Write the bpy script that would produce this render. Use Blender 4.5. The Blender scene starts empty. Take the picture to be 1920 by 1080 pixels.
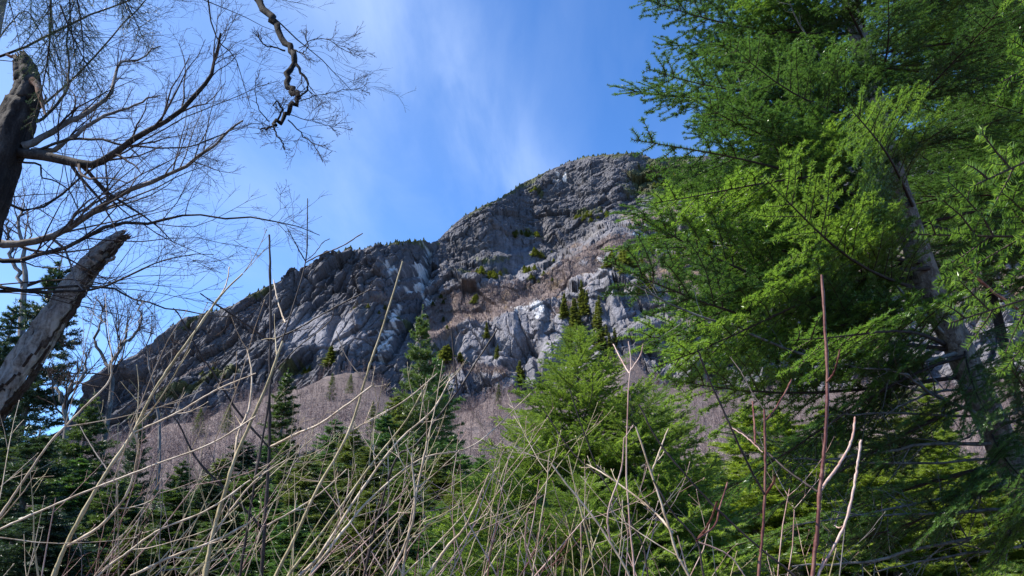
import bpy, math, random
import numpy as np
from mathutils import Matrix, Vector, Euler

SC = bpy.context.scene
COL = SC.collection
RAD = math.radians

# ------------------------------------------------------------------ camera
F = 1371.0                 # focal length in photo pixels (1920 wide)
PITCH = RAD(20)
CAM = np.array([0.0, 0.0, 1.6])
cd = bpy.data.cameras.new('camera')
cd.sensor_width = 36
cd.lens = 36 * F / 1920
cd.clip_start = 0.05
cd.clip_end = 6000
co = bpy.data.objects.new('camera', cd)
co.location = CAM
co.rotation_euler = (RAD(90) + PITCH, 0, 0)
COL.objects.link(co)
SC.camera = co

# ------------------------------------------------------------------ light
SUN_EL = RAD(48)
SUN_AZ = RAD(-97)          # measured from +Y towards +X
SKY_STRENGTH = 0.094
SUN_STRENGTH = 4.8
EXPOSURE = 1.02
sun_dir = Vector((math.sin(SUN_AZ) * math.cos(SUN_EL), math.cos(SUN_AZ) * math.cos(SUN_EL), math.sin(SUN_EL)))
sl = bpy.data.lights.new('sun', 'SUN')
sl.energy = SUN_STRENGTH
sl.angle = RAD(0.5)
sl.color = (1.0, 0.95, 0.87)
so = bpy.data.objects.new('sun', sl)
so.rotation_euler = (-sun_dir).to_track_quat('-Z', 'Y').to_euler()
so.location = (-30, 0, 60)
COL.objects.link(so)

W = bpy.data.worlds.new('World')
SC.world = W
W.use_nodes = True
wt = W.node_tree
wt.nodes.clear()
def wn(t, **k):
    n = wt.nodes.new(t)
    for a, b in k.items():
        setattr(n, a, b)
    return n
wo = wn('ShaderNodeOutputWorld')
bg = wn('ShaderNodeBackground')
bg.inputs['Strength'].default_value = SKY_STRENGTH
sky = wn('ShaderNodeTexSky', sky_type='NISHITA', sun_disc=False)
sky.sun_elevation = SUN_EL
sky.sun_rotation = SUN_AZ
sky.altitude = 500
sky.air_density = 0.85
sky.dust_density = 0.15
sky.ozone_density = 2.2
tc = wn('ShaderNodeTexCoord')
sep = wn('ShaderNodeSeparateXYZ')
wt.links.new(tc.outputs['Generated'], sep.inputs[0])
def wm(op, a, b=None, c=None):
    n = wn('ShaderNodeMath', operation=op)
    for i, v in enumerate((a, b, c)):
        if v is None:
            continue
        if isinstance(v, (int, float)):
            n.inputs[i].default_value = v
        else:
            wt.links.new(v, n.inputs[i])
    return n.outputs[0]
zc = wm('MAXIMUM', sep.outputs[2], 0.08)
cx = wm('DIVIDE', sep.outputs[0], zc)
cy = wm('DIVIDE', sep.outputs[1], zc)
cmb = wn('ShaderNodeCombineXYZ')
wt.links.new(cx, cmb.inputs[0]); wt.links.new(cy, cmb.inputs[1])
# thin cirrus: a soft large patchiness times fine streaks
mp = wn('ShaderNodeMapping'); mp.inputs['Rotation'].default_value = (0, 0, RAD(14)); mp.inputs['Scale'].default_value = (3.4, 1.0, 1)
wt.links.new(cmb.outputs[0], mp.inputs[0])
n1 = wn('ShaderNodeTexNoise'); n1.inputs['Scale'].default_value = 1.1; n1.inputs['Detail'].default_value = 7; n1.inputs['Roughness'].default_value = 0.55
n1.inputs['Distortion'].default_value = 0.35
wt.links.new(mp.outputs[0], n1.inputs['Vector'])
mp2 = wn('ShaderNodeMapping'); mp2.inputs['Location'].default_value = (0.35, 0.62, 0); mp2.inputs['Scale'].default_value = (0.55, 0.55, 1)
wt.links.new(cmb.outputs[0], mp2.inputs[0])
n2 = wn('ShaderNodeTexNoise'); n2.inputs['Scale'].default_value = 1.0; n2.inputs['Detail'].default_value = 3
wt.links.new(mp2.outputs[0], n2.inputs['Vector'])
r1 = wn('ShaderNodeMapRange'); r1.inputs[1].default_value = 0.42; r1.inputs[2].default_value = 0.8
wt.links.new(n1.outputs[0], r1.inputs[0])
r2 = wn('ShaderNodeMapRange'); r2.inputs[1].default_value = 0.40; r2.inputs[2].default_value = 0.68
wt.links.new(n2.outputs[0], r2.inputs[0])
cl = wm('MULTIPLY', r1.outputs[0], r2.outputs[0])
# cirrus veil gets thicker towards the side of the sun
vl = wn('ShaderNodeMapRange'); vl.inputs[1].default_value = 0.02; vl.inputs[2].default_value = -0.55
wt.links.new(sep.outputs[0], vl.inputs[0])
veil = wm('MULTIPLY', vl.outputs[0], wm('MULTIPLY_ADD', n2.outputs[0], 0.4, 0.05))
# one long soft band of cirrus running away from the viewer
bx = wm('DIVIDE', wm('ADD', wm('SUBTRACT', cx, wm('MULTIPLY', cy, 0.44)), 0.76), 0.17)
band = wm('POWER', 2.718, wm('MULTIPLY', wm('MULTIPLY', bx, bx), -1.0))
r3 = wn('ShaderNodeMapRange'); r3.inputs[1].default_value = 0.28; r3.inputs[2].default_value = 0.75
wt.links.new(n1.outputs[0], r3.inputs[0])
band = wm('MULTIPLY', band, wm('MULTIPLY', r3.outputs[0], 0.42))
cf = wm('ADD', wm('ADD', wm('MULTIPLY', cl, 0.32), band), veil)
zf = wn('ShaderNodeMapRange'); zf.inputs[1].default_value = 0.05; zf.inputs[2].default_value = 0.3
wt.links.new(sep.outputs[2], zf.inputs[0])
cf = wm('MINIMUM', wm('MULTIPLY', cf, zf.outputs[0]), 0.8)
tint = wn('ShaderNodeMix', data_type='RGBA', blend_type='MULTIPLY'); tint.inputs[0].default_value = 1.0
tint.inputs[7].default_value = (0.67, 1.12, 1.60, 1)
wt.links.new(sky.outputs[0], tint.inputs[6])
mx = wn('ShaderNodeMix', data_type='RGBA')
mx.inputs[7].default_value = (4.5, 5.6, 7.6, 1)
wt.links.new(cf, mx.inputs[0]); wt.links.new(tint.outputs[2], mx.inputs[6])
wt.links.new(mx.outputs[2], bg.inputs[0])
wt.links.new(bg.outputs[0], wo.inputs[0])

SC.view_settings.view_transform = 'Standard'
SC.view_settings.look = 'None'
SC.view_settings.exposure = EXPOSURE
SC.view_settings.gamma = 1
SC.view_settings.use_curve_mapping = False
SC.render.engine = 'CYCLES'
SC.cycles.max_bounces = 6
SC.cycles.transparent_max_bounces = 8

# ------------------------------------------------------------------ helpers
def ray(px, py):
    a = (np.asarray(px, float) - 960) / F
    b = (540 - np.asarray(py, float)) / F
    cp, sp = math.cos(PITCH), math.sin(PITCH)
    d = np.stack([a + 0 * b, cp - b * sp + 0 * a, sp + b * cp + 0 * a], -1)
    return d
def at(px, py, Y):
    """world point seen at a photo pixel, Y metres ahead"""
    d = ray(px, py)
    return CAM + d * (np.asarray(Y, float) / d[..., 1])[..., None]

def tag(o, label=None, cat=None, group=None, kind=None):
    if label: o['label'] = label
    if cat: o['category'] = cat
    if group: o['group'] = group
    if kind: o['kind'] = kind
    return o
def empty(name, loc=(0, 0, 0)):
    o = bpy.data.objects.new(name, None)
    o.location = loc
    o.empty_display_size = 0.2
    COL.objects.link(o)
    return o
def link(name, me, parent=None, mats=None):
    mat = None
    if isinstance(me, tuple): me, mat = me
    o = bpy.data.objects.new(name, me)
    if mat is not None:
        o.material_slots[0].link = 'OBJECT'; o.material_slots[0].material = mat
    COL.objects.link(o)
    if parent is not None:
        o.parent = parent
    return o

class MB:
    def __init__(s):
        s.v = []; s.f = []; s.m = []; s.sm = []; s.n = 0
    def add(s, v, f, mat=0, smooth=True):
        v = np.asarray(v, np.float32).reshape(-1, 3); f = np.asarray(f, np.int64)
        s.v.append(v); s.f.append(f + s.n); s.n += len(v)
        s.m.append(np.full(len(f), mat, np.int32)); s.sm.append(np.full(len(f), smooth, bool))
    def mesh(s, name, mats):
        me = bpy.data.meshes.new(name)
        V = np.concatenate(s.v)
        me.vertices.add(len(V)); me.vertices.foreach_set('co', V.ravel())
        idx = np.concatenate([f.ravel() for f in s.f])
        cnt = np.concatenate([np.full(len(f), f.shape[1], np.int64) for f in s.f])
        st = np.concatenate([[0], np.cumsum(cnt)[:-1]])
        me.loops.add(len(idx)); me.loops.foreach_set('vertex_index', idx.astype(np.int32))
        me.polygons.add(len(cnt)); me.polygons.foreach_set('loop_start', st.astype(np.int32))
        me.polygons.foreach_set('material_index', np.concatenate(s.m))
        me.polygons.foreach_set('use_smooth', np.concatenate(s.sm))
        for m in mats: me.materials.append(m)
        me.update(calc_edges=True)
        return me
    def build(s, name, mats, parent=None):
        if not isinstance(mats, (list, tuple)): mats = [mats]
        return link(name, s.mesh(name, mats), parent)

def nrm(v):
    return v / np.maximum(np.linalg.norm(v, axis=-1, keepdims=True), 1e-9)

def tubes(mb, P, R, sides=4, mat=0, cap=False, rough=0.0, rng=None):
    """P [M,K,3], R [M,K] -> many tapered tubes at once"""
    P = np.asarray(P, float); R = np.asarray(R, float)
    M, K, _ = P.shape
    T = np.gradient(P, axis=1) if K > 2 else np.repeat((P[:, 1:] - P[:, :1]), 2, 1)
    T = nrm(T)
    ref = np.where(np.abs(T[:, :1, 2:3]) > 0.85, np.array([[[1.0, 0.1, 0]]]), np.array([[[0, 0, 1.0]]]))
    U = nrm(np.cross(T, np.broadcast_to(ref, T.shape)))
    Wv = np.cross(T, U)
    a = np.arange(sides) * 2 * math.pi / sides
    Rr = R[:, :, None] * np.ones(sides)
    if rough and rng is not None:
        Rr = Rr * (1 + rough * rng.standard_normal(Rr.shape))
    V = P[:, :, None] + Rr[..., None] * (U[:, :, None] * np.cos(a)[None, None, :, None] + Wv[:, :, None] * np.sin(a)[None, None, :, None])
    idx = np.arange(M * K * sides).reshape(M, K, sides)
    f = np.stack([idx[:, :-1], np.roll(idx, -1, 2)[:, :-1], np.roll(idx, -1, 2)[:, 1:], idx[:, 1:]], -1).reshape(-1, 4)
    mb.add(V.reshape(-1, 3), f, mat)
    if cap:
        for m in range(M):
            mb.add(V[m, -1], np.arange(sides)[None, :], mat, False)

def resample(pts, K, rng=None, jit=0.0):
    """smooth (Catmull-Rom) resample of a polyline to K points"""
    p = np.asarray(pts, float)
    n = len(p)
    q = np.vstack([2 * p[0] - p[1], p, 2 * p[-1] - p[-2]])
    t = np.linspace(0, n - 1, K); i = np.minimum(t.astype(int), n - 2); u = (t - i)[:, None]
    a, b, c, d = q[i], q[i + 1], q[i + 2], q[i + 3]
    o = 0.5 * (2 * b + (c - a) * u + (2 * a - 5 * b + 4 * c - d) * u ** 2 + (3 * b - a - 3 * c + d) * u ** 3)
    if rng is not None and jit:
        w = rng.standard_normal((K, 3)) * jit
        w[0] = 0
        o = o + w
    return o

def grow(P, R, n, rng, ang=(25, 60), length=(0.3, 0.6), K=5, t0=0.15, bias=(0, 0, 0.3), wob=0.12, rr=0.55, rmin=0.0009, taper=0.25, plane=None, absolute=False):
    """children twigs on parent polylines P [M,K0,3]"""
    M, K0, _ = P.shape
    seg = np.linalg.norm(np.diff(P, axis=1), axis=2).sum(1)
    t = rng.uniform(t0, 1.0, (M, n))
    x = t * (K0 - 1); i = np.minimum(x.astype(int), K0 - 2); u = (x - i)[..., None]
    mi = np.arange(M)[:, None]
    s = P[mi, i] * (1 - u) + P[mi, i + 1] * u
    T = nrm(P[mi, i + 1] - P[mi, i])
    r0 = R[mi, i] * (1 - u[..., 0]) + R[mi, i + 1] * u[..., 0]
    rv = rng.standard_normal(T.shape)
    if plane is not None:
        pn = np.asarray(plane, float)
        side = rng.choice([-1.0, 1.0], T.shape[:2])[..., None]
        rv = np.cross(np.broadcast_to(pn, T.shape), T) * side + 0.35 * rv
    rv = nrm(rv - (rv * T).sum(-1, keepdims=True) * T)
    an = np.radians(rng.uniform(ang[0], ang[1], (M, n)))[..., None]
    D = T * np.cos(an) + rv * np.sin(an)
    D = nrm(D + np.asarray(bias))
    L = rng.uniform(length[0], length[1], (M, n))
    if not absolute: L = L * seg[:, None] * (1.15 - 0.75 * t)
    D = D.reshape(-1, 3); L = L.reshape(-1); s = s.reshape(-1, 3); r0 = r0.reshape(-1)
    step = (L / (K - 1))[:, None]
    pts = [s]; d = D
    for k in range(K - 1):
        d = nrm(d + wob * rng.standard_normal(d.shape) + np.asarray(bias) * 0.12)
        pts.append(pts[-1] + d * step)
    C = np.stack(pts, 1)
    rb = np.maximum(r0 * rr, rmin)
    RR = rb[:, None] * np.linspace(1, taper, K)[None]
    RR = np.maximum(RR, rmin * 0.7)
    return C, RR

# ------------------------------------------------------------------ materials
def new_mat(name):
    m = bpy.data.materials.new(name); m.use_nodes = True
    nt = m.node_tree
    b = nt.nodes['Principled BSDF']
    return m, nt, b
def node(nt, t, **k):
    n = nt.nodes.new(t)
    for a, b in k.items(): setattr(n, a, b)
    return n
def ramp(nt, src, stops):
    r = node(nt, 'ShaderNodeValToRGB')
    e = r.color_ramp.elements
    while len(e) < len(stops): e.new(0.5)
    for el, (p, c) in zip(e, stops):
        el.position = p; el.color = (*c, 1)
    nt.links.new(src, r.inputs[0])
    return r.outputs[0]
def noise(nt, vec, scale, detail=4, rough=0.55, dist=0.0, mapscale=None):
    if mapscale is not None:
        mpn = node(nt, 'ShaderNodeMapping'); mpn.inputs['Scale'].default_value = mapscale
        nt.links.new(vec, mpn.inputs[0]); vec = mpn.outputs[0]
    n = node(nt, 'ShaderNodeTexNoise')
    n.inputs['Scale'].default_value = scale; n.inputs['Detail'].default_value = detail
    n.inputs['Roughness'].default_value = rough; n.inputs['Distortion'].default_value = dist
    nt.links.new(vec, n.inputs['Vector'])
    return n.outputs[0]
def bump(nt, b, h, strength, dist):
    n = node(nt, 'ShaderNodeBump'); n.inputs['Strength'].default_value = strength; n.inputs['Distance'].default_value = dist
    nt.links.new(h, n.inputs['Height']); nt.links.new(n.outputs[0], b.inputs['Normal'])

def bark_mat(name, cols, scale=6, rough=0.9, bs=0.8, bd=0.01, stretch=(1, 1, 0.25)):
    m, nt, b = new_mat(name)
    t = node(nt, 'ShaderNodeTexCoord')
    n1_ = noise(nt, t.outputs['Object'], scale, 6, 0.65, 0.4, stretch)
    n2_ = noise(nt, t.outputs['Object'], scale * 6, 4, 0.6)
    mxn = node(nt, 'ShaderNodeMath', operation='MULTIPLY_ADD'); mxn.inputs[1].default_value = 0.35
    nt.links.new(n2_, mxn.inputs[0]); nt.links.new(n1_, mxn.inputs[2])
    c = ramp(nt, mxn.outputs[0], [(0.45 + 0.35 * i / (len(cols) - 1), cc) for i, cc in enumerate(cols)])
    nt.links.new(c, b.inputs['Base Color'])
    b.inputs['Roughness'].default_value = rough
    b.inputs['Specular IOR Level'].default_value = 0.25
    bump(nt, b, mxn.outputs[0], bs, bd)
    return m
M_bark_dark = bark_mat('bark_dark', [(0.008, 0.006, 0.006), (0.022, 0.018, 0.016), (0.062, 0.053, 0.047)], 9, bd=0.02)
M_bark_black = bark_mat('bark_black', [(0.004, 0.003, 0.003), (0.008, 0.006, 0.006), (0.022, 0.018, 0.016)], 9, bd=0.02)
M_bark_grey = bark_mat('bark_grey', [(0.05, 0.042, 0.038), (0.12, 0.105, 0.095), (0.24, 0.22, 0.20)], 12)
M_deadwood = bark_mat('dead_wood', [(0.04, 0.03, 0.026), (0.14, 0.12, 0.105), (0.28, 0.255, 0.235), (0.40, 0.375, 0.35)], 7, bd=0.03, stretch=(2.5, 2.5, 0.5))
M_oldbark = bark_mat('old_bark', [(0.012, 0.008, 0.007), (0.045, 0.028, 0.022), (0.10, 0.075, 0.065)], 16, bd=0.04, stretch=(2, 2, 0.8))
M_stubwood = bark_mat('broken_wood', [(0.04, 0.018, 0.010), (0.16, 0.075, 0.045), (0.36, 0.26, 0.19)], 14)
M_firbark = bark_mat('fir_bark', [(0.040, 0.029, 0.022), (0.15, 0.112, 0.088), (0.32, 0.265, 0.22)], 22, bd=0.03, stretch=(1, 1, 0.7))
M_twig = bark_mat('twig_brown', [(0.030, 0.020, 0.017), (0.065, 0.045, 0.038)], 20, bs=0.2, bd=0.002)
M_twig_grey = bark_mat('twig_grey', [(0.085, 0.07, 0.068), (0.19, 0.165, 0.155)], 20, bs=0.2, bd=0.002)
M_cream = bark_mat('stem_tan', [(0.16, 0.11, 0.07), (0.36, 0.27, 0.18), (0.54, 0.44, 0.33)], 16, rough=0.6, bs=0.2, bd=0.002)
M_olive = bark_mat('stem_olive', [(0.12, 0.085, 0.04), (0.29, 0.23, 0.12), (0.44, 0.36, 0.23)], 14, rough=0.6, bs=0.3, bd=0.002)
M_darkstem = bark_mat('stem_dark', [(0.010, 0.007, 0.006), (0.028, 0.019, 0.016), (0.065, 0.048, 0.040)], 18, rough=0.55, bs=0.3, bd=0.002)
M_red = bark_mat('stem_red', [(0.030, 0.012, 0.010), (0.095, 0.030, 0.024), (0.20, 0.10, 0.075)], 15, rough=0.45, bs=0.2, bd=0.002)
M_palered = bark_mat('stem_pale_red', [(0.20, 0.09, 0.07), (0.36, 0.22, 0.18), (0.48, 0.36, 0.30)], 15, rough=0.5, bs=0.2, bd=0.002)

def needle_mat(name, dark, light, trans=0.35, rough=0.38):
    m, nt, b = new_mat(name)
    t = node(nt, 'ShaderNodeTexCoord'); oi = node(nt, 'ShaderNodeObjectInfo'); g = node(nt, 'ShaderNodeNewGeometry')
    n1_ = noise(nt, t.outputs['Object'], 5.0, 3)
    a = node(nt, 'ShaderNodeMath', operation='MULTIPLY_ADD'); a.inputs[1].default_value = 0.4
    nt.links.new(g.outputs['Random Per Island'], a.inputs[0]); nt.links.new(n1_, a.inputs[2])
    a2 = node(nt, 'ShaderNodeMath', operation='MULTIPLY_ADD'); a2.inputs[1].default_value = 0.45
    nt.links.new(oi.outputs['Random'], a2.inputs[0]); nt.links.new(a.outputs[0], a2.inputs[2])
    mid = tuple((x + y) / 2 for x, y in zip(dark, light))
    c = ramp(nt, a2.outputs[0], [(0.45, dark), (0.85, mid), (1.15 if False else 1.0, light)])
    nt.links.new(c, b.inputs['Base Color'])
    b.inputs['Roughness'].default_value = rough
    b.inputs['Specular IOR Level'].default_value = 0.55
    tr = node(nt, 'ShaderNodeBsdfTranslucent')
    br = node(nt, 'ShaderNodeMix', data_type='RGBA', blend_type='MULTIPLY'); br.inputs[0].default_value = 1
    br.inputs[7].default_value = (1.35, 1.5, 0.7, 1)
    nt.links.new(c, br.inputs[6]); nt.links.new(br.outputs[2], tr.inputs[0])
    ms = node(nt, 'ShaderNodeMixShader'); ms.inputs[0].default_value = trans
    nt.links.new(b.outputs[0], ms.inputs[1]); nt.links.new(tr.outputs[0], ms.inputs[2])
    nt.links.new(ms.outputs[0], nt.nodes['Material Output'].inputs[0])
    return m
M_fir = needle_mat('fir_needles', (0.026, 0.066, 0.026), (0.098, 0.18, 0.052), 0.36, 0.33)
M_firbright = needle_mat('bright_fir_needles', (0.06, 0.13, 0.030), (0.18, 0.275, 0.055), 0.44, 0.35)  # brighter green; mixed into the big fir it paints sunlit patches
M_young = needle_mat('young_fir_needles', (0.10, 0.165, 0.036), (0.25, 0.335, 0.075), 0.5, 0.4)
M_spruce = needle_mat('spruce_needles', (0.034, 0.060, 0.020), (0.105, 0.155, 0.042), 0.35)
M_spruceblue = needle_mat('dark_spruce_needles', (0.020, 0.040, 0.022), (0.060, 0.10, 0.045), 0.25)
M_olivegreen = needle_mat('olive_green_needles', (0.055, 0.075, 0.020), (0.15, 0.18, 0.045), 0.35)
M_yellow = needle_mat('yellow_green_needles', (0.09, 0.125, 0.022), (0.22, 0.28, 0.045), 0.48)
M_cliffgreen = needle_mat('cliff_conifer_needles', (0.055, 0.068, 0.020), (0.15, 0.165, 0.045), 0.3, 0.7)

# ------------------------------------------------------------------ numpy noise
def vnoise(x, y, seed):
    """gradient noise, about -0.7..0.7"""
    rg = np.random.default_rng(seed)
    tab = rg.uniform(0, 2 * math.pi, 4096)
    xi = np.floor(x).astype(np.int64); yi = np.floor(y).astype(np.int64)
    xf = x - xi; yf = y - yi
    def g(i, j, dx, dy):
        h = tab[((xi + i) * 73856093 ^ (yi + j) * 19349663) & 4095]
        return np.cos(h) * dx + np.sin(h) * dy
    u = xf ** 3 * (xf * (xf * 6 - 15) + 10); v = yf ** 3 * (yf * (yf * 6 - 15) + 10)
    a = g(0, 0, xf, yf); b = g(1, 0, xf - 1, yf); c = g(0, 1, xf, yf - 1); d = g(1, 1, xf - 1, yf - 1)
    return (a * (1 - u) + b * u) * (1 - v) + (c * (1 - u) + d * u) * v
def fbm(x, y, seed, octv=4, gain=0.5):
    s = 0; a = 1.0
    for o in range(octv):
        s = s + a * vnoise(x * 2 ** o, y * 2 ** o, seed + o); a *= gain
    return s
def facets(x, y, cell, seed, tilt=0.5, off=0.25, jit=0.85):
    """height made of tilted angular cells (broken rock); returns height, cell random, edge distance"""
    rg = np.random.default_rng(seed)
    T = rg.uniform(-1, 1, (4096, 5))
    X = x / cell; Y = y / cell
    xi = np.floor(X).astype(np.int64); yi = np.floor(Y).astype(np.int64)
    best = np.full(X.shape, 1e9); sec = np.full(X.shape, 1e9); h = np.zeros(X.shape); rnd = np.zeros(X.shape)
    for i in (-1, 0, 1):
        for j in (-1, 0, 1):
            t = T[((xi + i) * 73856093 ^ (yi + j) * 19349663) & 4095]
            px = xi + i + 0.5 + 0.5 * jit * t[..., 0]; py = yi + j + 0.5 + 0.5 * jit * t[..., 1]
            d = (X - px) ** 2 + (Y - py) ** 2
            hh = off * t[..., 2] + tilt * (t[..., 3] * (X - px) + t[..., 4] * (Y - py))
            nb = d < best
            sec = np.where(nb, best, np.minimum(sec, d))
            best = np.where(nb, d, best); h = np.where(nb, hh, h); rnd = np.where(nb, t[..., 2], rnd)
    return h * cell, rnd, np.sqrt(sec) - np.sqrt(best)
def sstep(a, b, x):
    t = np.clip((x - a) / (b - a), 0, 1)
    return t * t * (3 - 2 * t)

# ------------------------------------------------------------------ cliff
crest = np.array([(-300, 900), (-60, 860), (60, 830), (120, 800), (150, 748), (175, 715), (205, 690), (250, 668), (300, 625), (345, 592), (400, 582), (440, 572),
                  (490, 541), (560, 508), (620, 483), (660, 467), (700, 461), (760, 453), (800, 451), (822, 449), (842, 430), (870, 405),
                  (930, 376), (990, 337), (1050, 312), (1092, 296), (1140, 289), (1196, 286), (1222, 296), (1300, 292), (1450, 285), (1700, 262), (1920, 250), (2300, 300)], float)
foot = np.array([(-300, 900), (0, 870), (150, 832), (300, 800), (430, 752), (560, 705), (640, 684), (720, 705), (820, 772), (900, 742),
                 (1000, 728), (1060, 712), (1150, 668), (1250, 700), (1400, 730), (1920, 700), (2300, 720)], float)
_fx = np.arange(-300, 2301, 8.0)
_fy = np.interp(_fx, foot[:, 0], foot[:, 1]) + 26 * fbm(_fx / 55, _fx * 0 + 7.7, 901, 4)
foot = np.stack([_fx, _fy], 1)
Y0 = 250.0
TB = 1.75   # steepness of the face
def base_Y(px, py):
    s = ray(px, py); s = s[..., 2] / s[..., 1]
    fy = np.interp(px, foot[:, 0], foot[:, 1]); sf = ray(px, fy); sf = sf[..., 2] / sf[..., 1]
    Y = Y0 * (TB - sf) / (TB - s)
    # benches: rock above each line stands further back
    def bench(line, amount, x0, x1, w=7):
        line = np.array(line, float)
        ly = np.interp(px, line[:, 0], line[:, 1]) + 7 * fbm(px / 60, px * 0 + 3.3, 5)
        m = sstep(x0 - 60, x0 + 30, px) * (1 - sstep(x1 - 30, x1 + 60, px))
        return amount * m * sstep(-w, w, ly - py)
    Y = Y + bench([(780, 640), (860, 600), (960, 575), (1060, 545), (1150, 520), (1350, 510)], 15, 800, 1500, 10)
    Y = Y + bench([(950, 520), (1040, 490), (1120, 430), (1180, 402), (1300, 400)], 24, 960, 1500, 12)
    Y = Y + bench([(800, 690), (870, 660), (960, 690), (1060, 640), (1200, 600)], 7, 830, 1300, 6)
    Y = Y + bench([(800, 520), (840, 500), (900, 480), (1000, 470), (1080, 470)], 8, 800, 1100, 6)
    Y = Y + bench([(120, 800), (200, 770), (330, 715), (420, 690), (520, 600), (600, 560), (700, 560), (800, 590)], 7, 140, 820, 8)
    # the upper left wall steps back, the dome bulges forward on its right
    Y = Y + 16 * (1 - sstep(780, 860, px)) * sstep(0, 1, (700 - px) / 700)
    return Y
# columns: dense where the photo shows the rock
cols = np.concatenate([np.arange(-300, 120, 12.0), np.arange(120, 1380, 1.15), np.arange(1380, 1950, 2.6), np.arange(1950, 2300, 14)])
NR = 400
pxg = cols[:, None] + np.zeros(NR)[None]
topy = np.interp(cols, crest[:, 0], crest[:, 1]) + 2.5 * fbm(cols / 23, cols * 0, 2, 3)
boty = np.interp(cols, foot[:, 0], foot[:, 1]) + 55
v = np.linspace(0, 1, NR)[None]
pyg = boty[:, None] * (1 - v) + topy[:, None] * v
Yg = base_Y(pxg, pyg)
PG = at(pxg, pyg, Yg)
X, Z = PG[..., 0], PG[..., 2]
S = Z * 1.15
wx = 3.0 * fbm(X / 26, S / 26, 11, 2) + 0.5 * fbm(X / 2.5, S / 2.5, 13, 2); wy = 3.0 * fbm(X / 26, S / 26, 21, 2) + 0.5 * fbm(X / 2.5, S / 2.5, 23, 2)
def rot(x, y, deg, sx, sy):
    a = RAD(deg); return (x * math.cos(a) + y * math.sin(a)) * sx, (-x * math.sin(a) + y * math.cos(a)) * sy
left = 1 - sstep(790, 850, pxg)                       # columnar left wall
dome = sstep(800, 860, pxg) * sstep(-25, 25, np.interp(pxg, [800, 950, 1050, 1180, 1400], [520, 520, 480, 400, 380]) - pyg)
slabm = np.exp(-(((pxg - 600) / 85) ** 2 + ((pyg - 625) / 42) ** 2) ** 2)
slab2 = np.exp(-(((pxg - 965) / 45) ** 2 + ((pyg - 480) / 32) ** 2) ** 2)
slabm = np.maximum(slabm, slab2)
H = 2.6 * fbm(X / 40, S / 40, 31, 2)
# A: columns leaning (left)
ax_, ay_ = rot(X + wx * 0.5, S + wy * 0.5, -28, 1.0, 0.34)
def joined(x_, y_, seed, tilt, off, cells):
    tot = 0
    for i, (c, w, jd) in enumerate(cells):
        h, _, ed = facets(x_, y_, c, seed + i, tilt, off)
        tot = tot + h * w - jd * np.exp(-(ed * c / 0.42) ** 2)       # open joints between the blocks
    return tot
A = joined(ax_, ay_, 40, 0.62, 0.34, [(13, 0.9, 2.2), (6, 0.95, 1.3), (3, 0.95, .4), (1.6, 0.9, 0), (0.85, 0.8, 0)])
# B: layers rising to the right (dome)
bx_, by_ = rot(X + wx, S + wy, 32, 0.55, 1.0)
B = joined(bx_, by_, 60, 0.6, 0.3, [(12, 0.8, 1.8), (6, 0.9, 1.2), (3, 1.0, .5), (1.6, 0.95, 0), (0.85, 0.8, 0)])
# C: broken blocks (middle)
cx_, cy_ = rot(X + wx, S + wy, 10, 0.9, 0.6)
fC = [facets(cx_, cy_, c, 80 + i, 0.62, 0.32) for i, c in enumerate([16, 7.5, 3.8, 2.0, 1.0])]
C = sum(f[0] * w - jd * np.exp(-(f[2] * c_ / 0.42) ** 2) for f, w, jd, c_ in zip(fC, [0.8, 1.1, 0.95, 0.7, 0.6], [2.2, 1.6, .6, 0, 0], [16, 7.5, 3.8, 2, 1]))
H = H + left * A * 0.9 + dome * B * 0.62 + np.clip(1 - left - dome, 0, 1) * C
H = H * (1 - 0.80 * slabm)
# flat slabs and buttresses with crisp edges (px, py, half sizes, angle, flatten, stand proud)
for (qx, qy, ra, rb, an, fl, pr) in [(990, 600, 34, 42, 8, .7, 2.6), (1035, 640, 24, 60, 20, .75, 2.2), (945, 610, 26, 44, -6, .6, 1.2), (1128, 572, 22, 50, -38, .75, 2.0), (1170, 440, 46, 16, -8, .6, 1.5), (880, 640, 40, 22, -12, .6, 1.4),
        (1110, 500, 60, 18, 6, .6, 1.6), (1230, 540, 60, 30, 10, .6, 1.5), (920, 668, 42, 12, 4, .5, 1.0), (1000, 690, 20, 34, 15, .6, 1.4), (760, 640, 40, 26, -30, .6, 1.0), (1180, 600, 40, 30, 0, .6, 1.4), (700, 600, 30, 16, -40, .6, 1.2), (860, 600, 30, 10, -10, .5, 1.2)]:
    a_ = RAD(an); jx = pxg - qx + 6 * fbm(pxg / 18, pyg / 18, int(qx), 2); jy = pyg - qy + 6 * fbm(pxg / 18, pyg / 18, int(qy) + 7, 2)
    x2 = (jx * math.cos(a_) + jy * math.sin(a_)) / ra; y2 = (-jx * math.sin(a_) + jy * math.cos(a_)) / rb
    mk = np.exp(-(np.abs(x2) ** 3 + np.abs(y2) ** 3) ** 3)
    H = H * (1 - fl * mk) + mk * (pr + 1.6 * x2)
# overhang band of deep vertical clefts under the left rim
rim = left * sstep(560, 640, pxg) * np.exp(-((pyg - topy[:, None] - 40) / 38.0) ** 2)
gx, gy = rot(X, S, -12, 1.0, 0.16)
G = facets(gx, gy, 4.2, 99, 0.9, 0.55)[0]
H = H + rim * G * 0.9
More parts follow.
